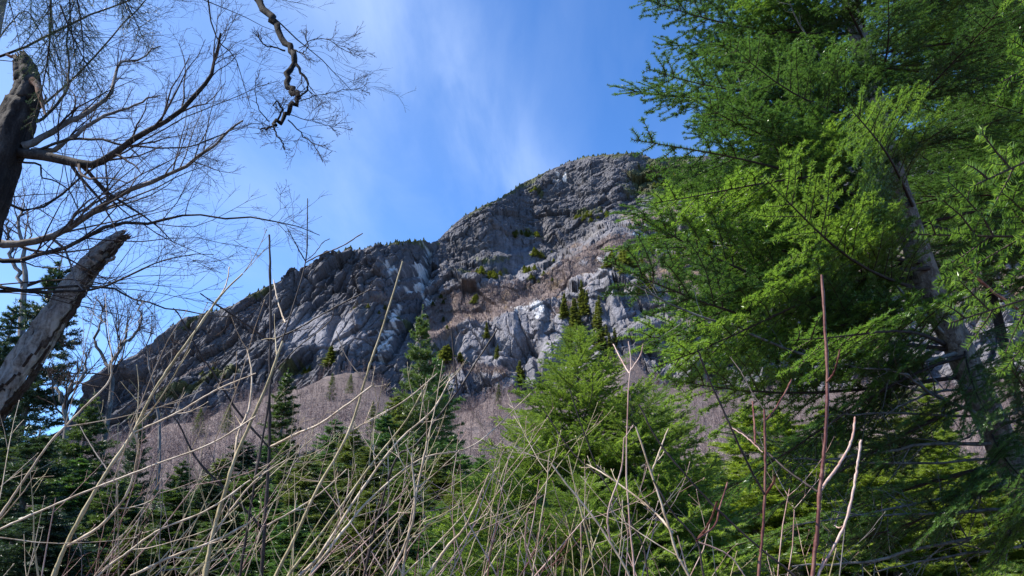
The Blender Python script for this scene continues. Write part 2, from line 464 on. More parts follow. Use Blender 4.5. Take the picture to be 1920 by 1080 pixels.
# gullies
def gully(line, w, depth):
    global H
    line = np.array(line, float)
    o = np.argsort(line[:, 1]); l = line[o]
    lx = np.interp(pyg, l[:, 1], l[:, 0]) + 5 * fbm(pyg / 25, pyg * 0 + w, 71, 2)
    m = (pyg > l[0, 1] - 5) & (pyg < l[-1, 1] + 5)
    H = H - depth * np.exp(-((pxg - lx) / w) ** 2) * m
gully([(803, 452), (800, 500), (790, 545), (770, 590), (735, 650)], 7, 5)
gully([(1215, 300), (1195, 345), (1168, 395)], 16, 3)
gully([(1050, 470), (1020, 440), (1010, 400)], 12, 3.5)
gully([(670, 530), (620, 620), (610, 680)], 8, 3)
gully([(1000, 640), (1012, 700), (1015, 730)], 7, 4)
gully([(1085, 560), (1075, 620), (1060, 680)], 16, 3)
gully([(870, 620), (850, 650), (835, 700)], 9, 3)
gully([(1130, 560), (1150, 620)], 9, 2.5)
def blob(cx, cy, rx, ry, ang=0):
    a = RAD(ang); dx = pxg - cx; dy = pyg - cy
    x2 = dx * math.cos(a) + dy * math.sin(a); y2 = -dx * math.sin(a) + dy * math.cos(a)
    return np.exp(-((x2 / rx) ** 2 + (y2 / ry) ** 2))
brush = sum(blob(*b) for b in [(910, 552, 110, 14, -14), (1060, 520, 90, 20, -18), (1010, 545, 70, 12, -20), (1180, 455, 110, 13, -6), (1260, 400, 90, 12, -8), (1110, 470, 60, 10, -25),
    (860, 590, 60, 22, -30), (930, 580, 70, 12, -6), (840, 560, 50, 12, -30), (960, 562, 60, 10, 0), (905, 690, 45, 12, 5), (1250, 500, 90, 22, 0), (1320, 560, 90, 50, 0), (1060, 575, 40, 12, -30),
    (820, 620, 40, 16, -40), (430, 712, 45, 5, -20), (370, 690, 50, 5, -20), (700, 575, 50, 6, -20), (830, 690, 40, 25, 0), (1500, 480, 200, 70, 0), (1800, 500, 200, 90, 0)])
H = H * (1 - 0.72 * np.clip(brush, 0, 1))
edge = sstep(0, 0.06, v)
nd = nrm(np.array([-0.10, -0.90, 0.42]))
fade = np.ones_like(H)
PG2 = PG + (H * fade * edge)[..., None] * nd
# keep the crest outline: limit displacement near the top
kt = 1 - 0.8 * sstep(0.955, 1.0, v)
PG2 = PG + (H * kt * edge)[..., None] * nd
# brush zones: real grass and scrub on benches and gentle ground
dX = np.gradient(PG2, axis=0); dV = np.gradient(PG2, axis=1)
N = nrm(np.cross(dX, dV)); N = np.where(N[..., 2:3] < 0, N, N)
upz = np.abs(N[..., 2])
fn = fbm(X / 7, S / 7, 121, 4)
fn2 = fbm(X / 2.2, S / 2.2, 131, 3)
brush = sstep(0.36, 0.62, brush * 0.95 + 0.42 * fn + 0.5 * (upz - 0.55) + 0.25 * fn2)
green = sum(blob(*b) for b in [(1110, 292, 110, 6, -4), (990, 342, 60, 5, -30), (900, 395, 60, 5, -30), (760, 455, 80, 4, 0), (1000, 440, 45, 9, 0), (925, 485, 40, 8, 0), (1095, 402, 45, 10, 0),
    (1005, 357, 22, 8, 0), (560, 512, 60, 4, -28), (470, 556, 70, 4, -28), (350, 600, 70, 5, -30), (900, 510, 60, 12, 0), (1180, 490, 50, 16, 0), (1230, 340, 60, 40, 0), (1280, 330, 80, 50, 0),
    (400, 700, 80, 8, -25), (320, 740, 80, 10, -20), (240, 790, 90, 7, -8), (560, 690, 60, 8, -20), (830, 655, 40, 14, 0), (740, 600, 60, 5, -20)])
green = sstep(0.45, 0.8, green * 0.9 + 0.5 * fn + 0.3 * fn2)
white = sum(blob(*b) for b in [(800, 470, 14, 22, 10), (795, 530, 20, 20, 0), (770, 540, 20, 6, -30), (735, 520, 20, 14, 0), (740, 600, 9, 46, 12), (715, 645, 12, 40, 14), (1010, 590, 16, 40, 0),
    (975, 580, 20, 10, 0), (1045, 335, 8, 16, 0), (1060, 330, 5, 14, 0), (1130, 505, 16, 30, 0), (790, 505, 20, 10, 0), (805, 560, 18, 8, 0), (1195, 440, 26, 8, 0)])
white = sstep(0.55, 0.95, white * 0.9 + 0.7 * fn2 + 0.25 * fn)
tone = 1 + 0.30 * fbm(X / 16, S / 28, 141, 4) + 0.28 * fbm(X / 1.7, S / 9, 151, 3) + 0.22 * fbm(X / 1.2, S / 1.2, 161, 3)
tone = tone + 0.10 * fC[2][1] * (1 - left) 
tone = tone * (1 + 0.40 * slabm) * (1 - 0.34 * dome) * (1 - 0.34 * left * (1 - slabm)) * (1 + 0.25 * blob(1000, 640, 120, 70)) * (1 + 0.2 * blob(1140, 590, 60, 60))  # shade of the left wall and sunlight on the slabs put into the colour
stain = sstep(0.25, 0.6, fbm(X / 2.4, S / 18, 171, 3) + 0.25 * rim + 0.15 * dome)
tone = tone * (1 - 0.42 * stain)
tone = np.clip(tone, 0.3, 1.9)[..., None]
rockc = np.array([0.165, 0.158, 0.172])
warm = np.array([0.19, 0.17, 0.158])
wmix = sstep(0.1, 0.7, fbm(X / 12, S / 12, 181, 4))[..., None] * 0.6
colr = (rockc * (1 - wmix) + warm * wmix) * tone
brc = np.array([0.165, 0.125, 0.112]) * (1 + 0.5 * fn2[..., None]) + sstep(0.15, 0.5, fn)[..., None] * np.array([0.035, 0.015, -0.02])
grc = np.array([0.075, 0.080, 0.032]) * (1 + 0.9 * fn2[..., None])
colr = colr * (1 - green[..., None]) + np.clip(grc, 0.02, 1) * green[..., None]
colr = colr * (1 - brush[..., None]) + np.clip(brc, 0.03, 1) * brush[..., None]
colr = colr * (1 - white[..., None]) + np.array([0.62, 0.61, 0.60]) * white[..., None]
# scrub stands proud of the rock
PG2 = PG2 + (np.abs(fbm(X / 0.9, S / 0.9, 191, 2)) * (brush + green) * 0.9)[..., None] * np.array([0, -0.4, 0.9])
# plateau behind the crest
back = []
for k, (dy, dz) in enumerate([(3, 0.2), (12, 1.2), (40, -2), (120, -15), (300, -60)]):
    q = PG2[:, -1].copy(); q[:, 1] += dy; q[:, 0] *= 1 + dy / 300; q[:, 2] += dz * (0.6 + 0.4 * np.sin(q[:, 0] / 30)) if dz < 0 else dz * 0.3
    q[:, 2] = np.minimum(q[:, 2], PG2[:, -1, 2] + dy * 0.02)
    back.append(q)
full = np.concatenate([PG2, np.stack(back, 1)], 1)
colf = np.concatenate([colr, np.repeat((grc[:, -1:] * 1.0), 5, 1)], 1)
nc, nr = full.shape[:2]
idx = np.arange(nc * nr).reshape(nc, nr)
fq = np.stack([idx[:-1, :-1], idx[1:, :-1], idx[1:, 1:], idx[:-1, 1:]], -1).reshape(-1, 4)
mb = MB(); mb.add(full, fq, 0, False)
m, nt, b = new_mat('cliff_rock')
at_ = node(nt, 'ShaderNodeAttribute', attribute_name='rock_colour')
t = node(nt, 'ShaderNodeTexCoord')
nA = noise(nt, t.outputs['Object'], 0.9, 8, 0.7, 0.3)
nB = noise(nt, t.outputs['Object'], 0.35, 6, 0.65, 0.6, (1.0, 1.0, 0.35))
mm = node(nt, 'ShaderNodeMapRange'); mm.inputs[1].default_value = 0.3; mm.inputs[2].default_value = 0.7; mm.inputs[3].default_value = 0.62; mm.inputs[4].default_value = 1.35
nt.links.new(nA, mm.inputs[0])
vm = node(nt, 'ShaderNodeVectorMath', operation='SCALE')
nt.links.new(at_.outputs['Color'], vm.inputs[0]); nt.links.new(mm.outputs[0], vm.inputs['Scale'])
nt.links.new(vm.outputs[0], b.inputs['Base Color'])
b.inputs['Roughness'].default_value = 0.8
b.inputs['Specular IOR Level'].default_value = 0.3
ad = node(nt, 'ShaderNodeMath', operation='ADD'); nt.links.new(nA, ad.inputs[0]); nt.links.new(nB, ad.inputs[1])
bump(nt, b, ad.outputs[0], 0.9, 1.1)
cliff = mb.build('mountain', m)
tag(cliff, 'steep grey rock cliff with a rounded dome rising above the woods', None, None, 'structure')
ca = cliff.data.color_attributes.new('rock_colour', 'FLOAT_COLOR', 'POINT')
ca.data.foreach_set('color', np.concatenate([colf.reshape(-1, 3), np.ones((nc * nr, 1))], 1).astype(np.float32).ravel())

def cliff_point(px, py):
    i = int(np.clip(np.searchsorted(cols, px), 0, nc - 1))
    j = int(np.argmin(np.abs(pyg[i] - py)))
    return PG2[i, j]

# ------------------------------------------------------------------ terrain
fd = ray(foot[:, 0], foot[:, 1]); foot_r = fd[:, 0] / fd[:, 1]; foot_s = fd[:, 2] / fd[:, 1]
rr_ = np.linspace(foot_r[0], foot_r[-1], 400)
ss_ = np.interp(rr_, foot_r, foot_s)
kern = np.hanning(121); kern /= kern.sum()
ss_s = np.convolve(np.pad(ss_, 60, mode='edge'), kern, 'valid')
def ground_z(x, y):
    x = np.asarray(x, float); y = np.asarray(y, float)
    r = x / np.maximum(y, 30)
    w_ = sstep(150, 246, y)
    zf_ = -1.6 + Y0 * (np.interp(r, rr_, ss_) * w_ + np.interp(r, rr_, ss_s) * (1 - w_))
    t_ = np.clip((y - 45) / (Y0 - 45), -0.05, 1.25)
    z = zf_ * t_ * (0.85 + 0.15 * t_) * (t_ > 0)
    z = z + sstep(40, 120, y) * 4.0 * fbm(x / 22, y / 22, 301, 4) + 0.12 * fbm(x / 2.5, y / 2.5, 311, 3) * (1 - sstep(50, 90, y))
    return z
gxs = np.concatenate([-np.geomspace(2500, 5, 60), np.linspace(-4.5, 4.5, 40), np.geomspace(5, 2500, 60)])
gys = np.concatenate([-np.geomspace(2500, 6, 20), np.linspace(-5, 30, 60), np.geomspace(30.5, 300, 130), np.geomspace(330, 3500, 14)])
GX, GY = np.meshgrid(gxs, gys, indexing='ij')
GZ = ground_z(GX, GY) - sstep(285, 500, GY) * (ground_z(GX, GY) + 20)
mb = MB(); idx = np.arange(GX.size).reshape(GX.shape)
fq = np.stack([idx[:-1, :-1], idx[1:, :-1], idx[1:, 1:], idx[:-1, 1:]], -1).reshape(-1, 4)
mb.add(np.stack([GX, GY, GZ], -1), fq)
m, nt, b = new_mat('leaf_litter')
t = node(nt, 'ShaderNodeTexCoord')
nA = noise(nt, t.outputs['Object'], 3.0, 8, 0.7)
nB = noise(nt, t.outputs['Object'], 0.15, 5, 0.6)
a = node(nt, 'ShaderNodeMath', operation='MULTIPLY_ADD'); a.inputs[1].default_value = 0.6
nt.links.new(nB, a.inputs[0]); nt.links.new(nA, a.inputs[2])
nt.links.new(ramp(nt, a.outputs[0], [(0.45, (0.035, 0.026, 0.024)), (0.75, (0.085, 0.062, 0.056)), (0.95, (0.15, 0.115, 0.105))]), b.inputs['Base Color'])
b.inputs['Roughness'].default_value = 0.95
bump(nt, b, nA, 0.6, 0.05)
tag(mb.build('ground', m), 'brown leaf-covered forest floor rising towards the cliff', None, None, 'structure')

# ------------------------------------------------------------------ leafless wood on the slope
rng = np.random.default_rng(7)
M_wood = bark_mat('bare_wood_haze', [(0.12, 0.078, 0.070), (0.215, 0.15, 0.135), (0.34, 0.27, 0.245)], 0.35, bs=0.0, stretch=(1, 1, 1))
def blades(mb, P0, P1, w, mat=0, rng=rng):
    d = nrm(P1 - P0); s = nrm(np.cross(d, rng.standard_normal(d.shape))) * (np.asarray(w)[:, None] if np.ndim(w) else w)
    V = np.stack([P0 - s, P0 + s, P1], 1)
    mb.add(V, np.arange(len(P0) * 3).reshape(-1, 3), mat, False)
def bare_proto(rng, h=10.0):
    K = 6
    zz = np.linspace(0, h * 0.92, K)
    tr = np.stack([0.25 * rng.standard_normal(K).cumsum() * 0.5, 0.25 * rng.standard_normal(K).cumsum() * 0.5, zz], -1)
    tr[0, :2] = 0
    P = tr[None]; R = np.linspace(0.075, 0.02, K)[None]
    c1, r1_ = grow(P, R, 26, rng, (30, 75), (0.2, 0.45), 4, 0.15, (0, 0, 0.25), 0.22)
    c2, r2_ = grow(c1, r1_, 8, rng, (25, 65), (0.35, 0.65), 3, 0.15, (0, 0, 0.15), 0.15)
    return P, R, c1, r1_, c2
M_wood_dark = bark_mat('bare_wood_dark', [(0.05, 0.034, 0.034), (0.10, 0.07, 0.068), (0.16, 0.12, 0.115)], 0.35, bs=0.0, stretch=(1, 1, 1))
protos = [bare_proto(rng) for _ in range(6)]
mb = MB()
NT = 5200
u = rng.uniform(0, 1, NT)
Yt = 58 + 201 * u ** 0.8
rt = rng.uniform(-0.74, 0.74, NT)
keep = (Yt < 257) & (vnoise(Yt / 14, rt * Yt / 20, 77) > -.26)
for y, r in zip(Yt[keep], rt[keep]):
    x = r * y; z = float(ground_z(x, y)); s = rng.uniform(0.35, 0.75) * (1 - 0.2 * sstep(225, 257, y)); a = rng.uniform(0, 6.28)
    P, R, c1, r1_, c2 = protos[rng.integers(6)]
    ca_, sa_ = math.cos(a), math.sin(a)
    Mx = np.array([[ca_, -sa_, 0], [sa_, ca_, 0], [0, 0, 1]]) * s
    tf = lambda q: q @ Mx.T + np.array([x, y, z - 0.1])
    mi_ = int(rng.random() < 0.4 + 0.9 * float(vnoise(np.array([x / 25]), np.array([y / 25]), 55)[0]))
    tubes(mb, tf(P), R * s, 3, mi_)
    q = tf(c1); blades(mb, q[:, 0], q[:, 2], r1_[:, 0] * s * 0.9, mi_); blades(mb, q[:, 1], q[:, 3], r1_[:, 0] * s * 0.6, mi_)
    q = tf(c2); sel = rng.random(len(q)) < 0.38
    blades(mb, q[sel, 0], q[sel, 2], 0.026, mi_)
tag(mb.build('bare_woods', [M_wood, M_wood_dark]), 'mauve mass of leafless trees covering the slope below the cliff', 'woods', None, 'stuff')

# leafless scrub on the ledges
bi, bj = np.nonzero((brush > 0.45) & (pxg > 700) & (pxg < 1400) & (pyg > topy[:, None] + 6))
sel = rng.choice(len(bi), 9000)
q0 = PG2[bi[sel], bj[sel]] + rng.normal(0, .25, (9000, 3)) * np.array([1, 1, 0]); 
sc = MB()
for k_ in range(5):
    blades(sc, q0, q0 + np.stack([rng.normal(0, .45, 9000), rng.normal(-.2, .4, 9000), rng.uniform(.5, 1.7, 9000)], 1), .05, int(k_ > 2))
tag(sc.build('ledge_scrub', [M_wood, M_wood_dark]), 'brown leafless scrub growing along the ledges of the cliff', 'scrub', None, 'stuff')

# ------------------------------------------------------------------ conifer boughs
def bough_mesh(name, seed, mats, L=1.5, pair=0.075, sub=0.06, dens=330, nlen=0.021, nw=0.0030, droop=0.18, rise=0.08, levels=2, ang=52, wid=0.42, wr=0.011, flat=0.35, comb=False):
    """a flat spray: stem along +X, side twigs in the XY plane, needles on all of it"""
    rng = np.random.default_rng(seed)
    K = 9
    x = np.linspace(0, L, K)
    ax = np.stack([x, 0.05 * L * np.sin(x / L * 3 + rng.uniform(0, 6)) + 0 * x, -droop * L * (x / L) ** 1.6 + rise * L * (x / L) ** 4], -1)
    P = ax[None]; R = np.linspace(wr, 0.0018, K)[None]
    def side(P, R, spacing, length_fn, ang, K2):
        out = []; rad = []
        for m in range(len(P)):
            p = P[m]; seg = np.linalg.norm(np.diff(p, axis=0), axis=1).sum()
            n = max(int(seg / spacing), 1)
            ts = np.linspace(0.12, 0.97, n) + rng.uniform(-.3, .3, n) / n
            for t_ in ts:
                for sgn in (-1, 1):
                    if rng.random() < 0.13: continue
                    tt = np.clip(t_ + rng.uniform(-.2, .2) / n, 0.02, 0.99)
                    q = tt * (len(p) - 1); i = min(int(q), len(p) - 2)
                    s = p[i] + (p[i + 1] - p[i]) * (q - i); T = p[i + 1] - p[i]; T = T / np.linalg.norm(T)
                    lat = np.cross((0, 0, 1.0), T); lat = lat / np.linalg.norm(lat) * sgn
                    a_ = RAD(ang + rng.uniform(-12, 12))
                    D = T * math.cos(a_) + lat * math.sin(a_) + np.array([0, 0, rng.uniform(-0.22, 0.28) * flat * 2])
                    l = length_fn(tt, seg) * rng.uniform(0.65, 1.15)
                    pts = [s]; d = D / np.linalg.norm(D)
                    for k in range(K2 - 1):
                        d = d + T * 0.10 + np.array([0, 0, -0.05]) + 0.06 * rng.standard_normal(3); d = d / np.linalg.norm(d)
                        pts.append(pts[-1] + d * l / (K2 - 1))
                    out.append(pts); rad.append(np.linspace(0.0032 if levels > 1 else 0.004, 0.0012, K2))
        return np.array(out), np.array(rad)
    P1, R1 = side(P, R, pair, lambda t_, s: wid * L * (1.0 - t_) ** 0.75 * (0.55 + 0.45 * min(1, t_ * 4)) + 0.05, ang, 5)
    tw = [P, P1]
    mb = MB()
    tubes(mb, P, R, 5, 0)
    tubes(mb, P1, R1, 3, 0)
    if levels > 1:
        long = np.linalg.norm(P1[:, -1] - P1[:, 0], axis=1) > 0.12
        P2, R2 = side(P1[long], R1[long], sub, lambda t_, s: 0.36 * s * (1 - t_) ** 0.8 + 0.02, 48, 3)
        tw.append(P2); tubes(mb, P2, R2 * 0.5, 3, 0)
    S0 = np.concatenate([q[:, :-1].reshape(-1, 3) for q in tw]); S1 = np.concatenate([q[:, 1:].reshape(-1, 3) for q in tw])
    # bare wood near the trunk
    okk = (S0[:, 0] > 0.10 * L)
    S0, S1 = S0[okk], S1[okk]
    ln = np.linalg.norm(S1 - S0, axis=1)
    cnt = rng.poisson(ln * dens)
    si = np.repeat(np.arange(len(S0)), cnt)
    t_ = rng.random(len(si))[:, None]
    b0 = S0[si] * (1 - t_) + S1[si] * t_
    T = nrm(S1[si] - S0[si])
    lat = nrm(np.cross(np.array([0, 0, 1.0]), T)); up = np.cross(T, lat)
    th = np.where(rng.random(len(si)) < 0.7, rng.normal(0.25, 0.4, len(si)), rng.uniform(-0.6, 1.5, len(si)))
    if comb: th = np.where(rng.random(len(si)) < 0.85, rng.normal(0.22, 0.22, len(si)), rng.uniform(-0.3, 1.4, len(si)))
    else: th = rng.uniform(-1.2, 1.57, len(si))
    sg = rng.choice([-1.0, 1.0], len(si))
    ph = np.radians(rng.uniform(58, 78, len(si)) if comb else rng.uniform(35, 62, len(si)))
    D = T * np.cos(ph)[:, None] + (lat * (sg * np.cos(th))[:, None] + up * np.sin(th)[:, None]) * np.sin(ph)[:, None]
    wv = nrm(np.cross(D, up + 0.4 * rng.standard_normal(D.shape)))
    l = (nlen * rng.uniform(0.7, 1.2, len(si)))[:, None]
    V = np.stack([b0 - wv * nw * 0.5, b0 + wv * nw * 0.5, b0 + D * l * 0.8 + wv * nw * 0.42, b0 + D * l], 1)
    nbm = MB(); nbm.add(V[:, [0, 1, 3]], np.arange(len(si) * 3).reshape(-1, 3), 0, False)
    return mb.mesh(name + '_wood', [mats[0]]), nbm.mesh(name + '_needles', [mats[1]])

fir_b = [bough_mesh('fir_bough', 500 + i, (M_twig, M_fir), L=1.5, droop=[0.1, 0.22, 0.3, 0.15, 0.05][i], dens=760, nlen=0.019, nw=0.0040, pair=0.085, sub=0.062, wid=0.40, comb=True) for i in range(4)]
yb = [bough_mesh('young_bough', 520 + i, (M_twig_grey, M_young), L=0.85, droop=[0.06, 0.14, -0.02][i], dens=1000, nlen=0.021, nw=0.0045, pair=0.085, sub=0.085, wid=0.42, ang=46, flat=0.8) for i in range(3)]
ybd = [(w, (n, M_firbright)) for w, n in yb]
bright_b = [(w, (n, M_firbright)) for w, n in fir_b[:3]]

def place_bough(parent, var, pos, az, pitch, scale, roll=0.0, name='branch'):
    w, n = var
    o = bpy.data.objects.new(name, w); COL.objects.link(o); o.parent = parent
    Mx = Matrix.Rotation(az, 3, 'Z') @ Matrix.Rotation(-pitch, 3, 'Y') @ Matrix.Rotation(roll, 3, 'X')
    o.matrix_local = Matrix.Translation(Vector(pos)) @ (Mx.to_4x4()) @ Matrix.Diagonal((scale, scale, scale, 1))
    link('needles', n, o)
    return o
def aim_bough(parent, var, p0, p1, base_len=1.5, roll=0.0, scale=None):
    """branch from p0 towards p1 (parent-local)"""
    d = Vector(p1) - Vector(p0)
    az = math.atan2(d.y, d.x); pitch = math.asin(d.z / d.length)
    return place_bough(parent, var, p0, az, pitch, (d.length / base_len) if scale is None else scale, roll)

# ---- crowns joined into one mesh for trees further off
def crown_mesh(name, seed, H=8.0, Rb=1.7, mat=None, z0=0.03, up=0.25, power=0.8, nb=120, clen=0.075, cw=0.017, dens=80, twn=16, gap=0.0):
    rng = np.random.default_rng(seed)
    wood = MB(); nd_ = MB()
    z = H * (z0 + (0.985 - z0) * np.sort(rng.uniform(0, 1, nb)) ** 1.0)
    fr = (1 - z / H)
    az = np.arange(nb) * 2.39996 + rng.uniform(-.4, .4, nb)
    pit = up * (1 - 1.6 * fr) + rng.uniform(-.14, .14, nb) + 0.15
    L = Rb * (fr ** power) * rng.uniform(0.5, 1.15, nb) * (1 + 0.3 * vnoise(z * .9, np.cos(az) * 1.2 + seed, seed) * 2) + 0.06
    K = 6; tt = np.linspace(0, 1, K)
    P = np.zeros((nb, K, 3))
    for k, t_ in enumerate(tt):
        P[:, k, 0] = np.cos(az) * np.cos(pit) * L * t_
        P[:, k, 1] = np.sin(az) * np.cos(pit) * L * t_
        P[:, k, 2] = z + L * (np.sin(pit) * t_ - 0.22 * t_ ** 1.7 * fr + 0.14 * t_ ** 4)
    P[:, 1:] += 0.02 * rng.standard_normal((nb, K - 1, 3)) * L[:, None, None]
    R = (0.012 * L + 0.004)[:, None] * np.linspace(1, 0.25, K)
    tubes(wood, P, R, 3, 0)
    C1, R1 = grow(P, R, twn, rng, (38, 62), (0.28, 0.5), 4, 0.1, (0, 0, -0.02), 0.08, plane=(0, 0, 1))
    tubes(wood, C1[::2], R1[::2] * 0.6, 3, 0)
    C2, R2 = grow(C1, R1, 5, rng, (35, 60), (0.3, 0.55), 3, 0.1, (0, 0, -0.02), 0.08, plane=(0, 0, 1))
    # leader
    ld = np.zeros((1, 4, 3)); ld[0, :, 2] = np.linspace(H * 0.9, H * 1.02, 4)
    S0 = np.concatenate([q[:, :-1].reshape(-1, 3) for q in (P[:, 1:], C1, C2, ld)]); S1 = np.concatenate([q[:, 1:].reshape(-1, 3) for q in (P[:, 1:], C1, C2, ld)])
    ln = np.linalg.norm(S1 - S0, axis=1)
    cnt = rng.poisson(ln * dens)
    si = np.repeat(np.arange(len(S0)), cnt)
    t_ = rng.random(len(si))[:, None]
    b0 = S0[si] * (1 - t_) + S1[si] * t_
    T = nrm(S1[si] - S0[si]); rv = rng.standard_normal(T.shape) + np.array([0, 0, 0.4]); rv = nrm(rv - (rv * T).sum(1, keepdims=True) * T)
    D = nrm(T * 0.8 + rv)
    wv = nrm(np.cross(D, rng.standard_normal(D.shape)))
    l = (clen * rng.uniform(0.6, 1.2, len(si)))[:, None]
    V = np.stack([b0 - wv * cw * 0.5, b0 + wv * cw * 0.5, b0 + D * l], 1)
    nd_.add(V, np.arange(len(si) * 3).reshape(-1, 3), 0, False)
    tr = MB()
    zz = np.linspace(-0.3, H, 9)
    tp = np.stack([0.03 * np.sin(zz * 1.1), 0.03 * np.cos(zz * 0.9), zz], -1)[None]
    tubes(tr, tp, (0.012 * H * (1 - zz / H) + 0.008)[None], 7, 0)
    return tr.mesh(name + '_trunk', [M_firbark]), nd_.mesh(name + '_crown', [mat]), wood.mesh(name + '_limbs', [M_twig])
spr = [crown_mesh('spruce', 600 + i, 8.0, [1.5, 1.75, 1.35][i], M_spruce, nb=[165, 170, 150][i], dens=85) for i in range(3)]
spr_d = [(a_, (n, M_spruceblue), w) for a_, n, w in spr]
spr_f = [(a_, (n, M_fir), w) for a_, n, w in spr]
spr_o = [(a_, (n, M_olivegreen), w) for a_, n, w in spr]
spr_y = [(a_, (n, M_yellow), w) for a_, n, w in spr]
def conifer(var, px, py_top, Y, label, group=None, name='spruce_tree', wide=1.0, rz=None, cat='tree', lean=0.0):
    top = at(px, py_top, Y)
    x = float(top[0]); gz = float(ground_z(x, Y)); h = float(top[2]) - gz
    e = empty(name, (x, Y, gz)); tag(e, label, cat, group)
    s = h / 8.15
    e.scale = (s * wide, s * wide, s); e.rotation_euler = (0, lean, random.uniform(0, 6) if rz is None else rz)
    link('trunk', var[0], e); c = link('crown', var[1], e); link('limbs', var[2], e)
    return e
random.seed(4)
conifer(spr[0], 793, 572, 30, 'tall narrow dark spruce spire standing against the middle of the cliff', wide=1.12)
conifer(spr[2], 540, 690, 24, 'dark green spruce spire left of centre behind the dark straight sapling', wide=1.45)
conifer(spr_d[1], 268, 775, 26, 'small dark spruce tip showing against the mauve woods on the left', wide=0.9)
conifer(spr_d[0], 118, 470, 16, 'dark ragged spruce directly behind the leaning dead trunk', wide=1.25)
conifer(spr_d[2], 30, 560, 14, 'dark spruce at the left edge beside the leaning dead trunk', wide=1.3)
conifer(spr[1], 178, 735, 13, 'bushy spruce low on the left with a bare crooked tree beside it', wide=1.5)
conifer(spr_f[1], 820, 660, 34, 'short pale green conifer just right of the tall spruce spire', wide=1.4)
# lower belt of conifers
belt = [(455, 850, 13, 0), (590, 850, 13, 1), (655, 815, 19, 2), (700, 830, 15, 0), (745, 860, 12, 1), (850, 870, 13, 2), (880, 850, 20, 0), (395, 890, 12, 1), (505, 880, 10, 2), (200, 900, 10, 0), (345, 870, 17, 1), (-60, 720, 11, 1), (60, 800, 10, 0), (150, 850, 12, 2), (250, 880, 14, 1), (330, 905, 11, 0), (420, 850, 15, 2), (470, 800, 18, 1), (505, 790, 21, 0), (560, 800, 17, 2), (620, 830, 15, 0),
        (670, 800, 17, 1), (720, 770, 20, 0), (760, 730, 24, 2), (800, 800, 19, 1), (850, 850, 15, 2), (890, 830, 17, 0), (700, 900, 10, 1), (560, 930, 9, 2), (400, 960, 9, 0), (830, 930, 10, 1),
        (240, 980, 8, 2), (90, 950, 7.5, 1), (905, 960, 9, 0), (640, 760, 26, 1), (600, 960, 8, 2)]
for i, (px, py, Y, k) in enumerate(belt):
    var = (spr, spr_d, spr_f, spr_o)[[0, 3, 1, 2, 0][i % 5]][k] if px < 620 else (spr, spr_o, spr_f, spr_o)[i % 4][k]
    tint_ = 'dark green' if var in spr else 'bluish dark green' if var in spr_d else 'olive green' if var in spr_o else 'fresh green'
    where_ = 'at the lower left below the leaning dead trunk' if px < 260 else 'left of the near-black sapling' if px < 500 else 'below the mauve woods left of the spire' if px < 740 else 'between the spire and the bright young firs'
    conifer(var, px, py + random.uniform(-15, 35), Y, f'{tint_} young conifer {where_}', 'young conifers in the belt behind the shrubs', wide=random.uniform(2.3, 3.4) if Y < 16 else random.uniform(1.8, 2.5), lean=random.uniform(-.07, .07))
belt2 = [(1270 + 31 * i + random.uniform(-14, 14), random.uniform(740, 860) + (i % 3) * 35, (10.5, 12.2, 14.5)[i % 3] + random.uniform(-.5, .5), i % 3) for i in range(26)]
belt2 += [(1660, 690, 16, 1), (1720, 710, 15, 2), (1900, 740, 14, 0)]
for i, (px, py, Y, k) in enumerate(belt2):
    conifer((spr_y, spr_y, spr_o)[i % 3][k], px, py, Y, ('sunlit yellow-green' if i % 3 < 2 else 'olive green') + (' young conifer behind the big fir and the red saplings' if px < 1650 else ' young conifer behind the trunk of the big fir'), 'yellow-green young conifers behind the big fir', wide=random.uniform(1.8, 2.6), name='young_conifer', lean=random.uniform(-.08, .08))

for i, (px, Y, hh) in enumerate([(620, 205, 8), (432, 150, 6), (935, 190, 6), (700, 120, 6), (380, 190, 7), (1010, 215, 7), (1110, 170, 7), (655, 215, 6)]):
    g_ = at(px, 750, Y); gz = float(ground_z(g_[0], Y)); e = empty('slope_spruce', (float(g_[0]), Y, gz)); e.scale = (hh / 8 * 1.3, hh / 8 * 1.3, hh / 8)
    tag(e, 'lone dark spruce standing among the leafless trees of the slope', 'tree', 'lone spruces on the slope'); link('trunk', spr[i % 3][0], e); link('crown', spr_o[i % 3][1], e)
# ---- cliff and crest conifers
def small_conifer(seed, squat):
    rng = np.random.default_rng(seed); mb = MB()
    nb = 34; z = np.linspace(0.04, 0.97, nb); L = (0.30 if not squat else 0.5) * (1 - z) ** 0.8 * rng.uniform(.7, 1.2, nb) + 0.02
    for k in range(nb):
        for q in range(7):
            a_ = rng.uniform(0, 6.28); l = L[k] * rng.uniform(.6, 1.1)
            d = np.array([math.cos(a_), math.sin(a_), rng.uniform(-.35, .25)]); p0 = np.array([0, 0, z[k]]) + d * l * 0.1; p1 = p0 + d * l
            s = np.cross(d, (0, 0, 1.0)) * 0.05 + np.array([0, 0, .012 * rng.standard_normal()])
            mb.add([p0 - s * .6, p1 * .6 + p0 * .4 - s * .9, p1, p1 * .6 + p0 * .4 + s * .9, p0 + s * .6], [[0, 1, 2], [0, 2, 4], [4, 2, 3]], 0, False)
    tubes(mb, np.array([[[0, 0, -.1], [0, 0, .5], [0, 0, 1.0]]]), np.array([[.018, .012, .004]]), 4, 1)
    return mb.mesh('small_conifer', [M_cliffgreen, M_firbark])
smc = [small_conifer(700, False), small_conifer(701, False), small_conifer(702, True)]
def copy_small(me, p, h, label, group, name, wide=1.0):
    o = bpy.data.objects.new(name, me); COL.objects.link(o)
    o.location = p; o.scale = (h * wide, h * wide, h); o.rotation_euler = (0, 0, random.uniform(0, 6))
    tag(o, label, 'tree', group)
rg = random.Random(12)
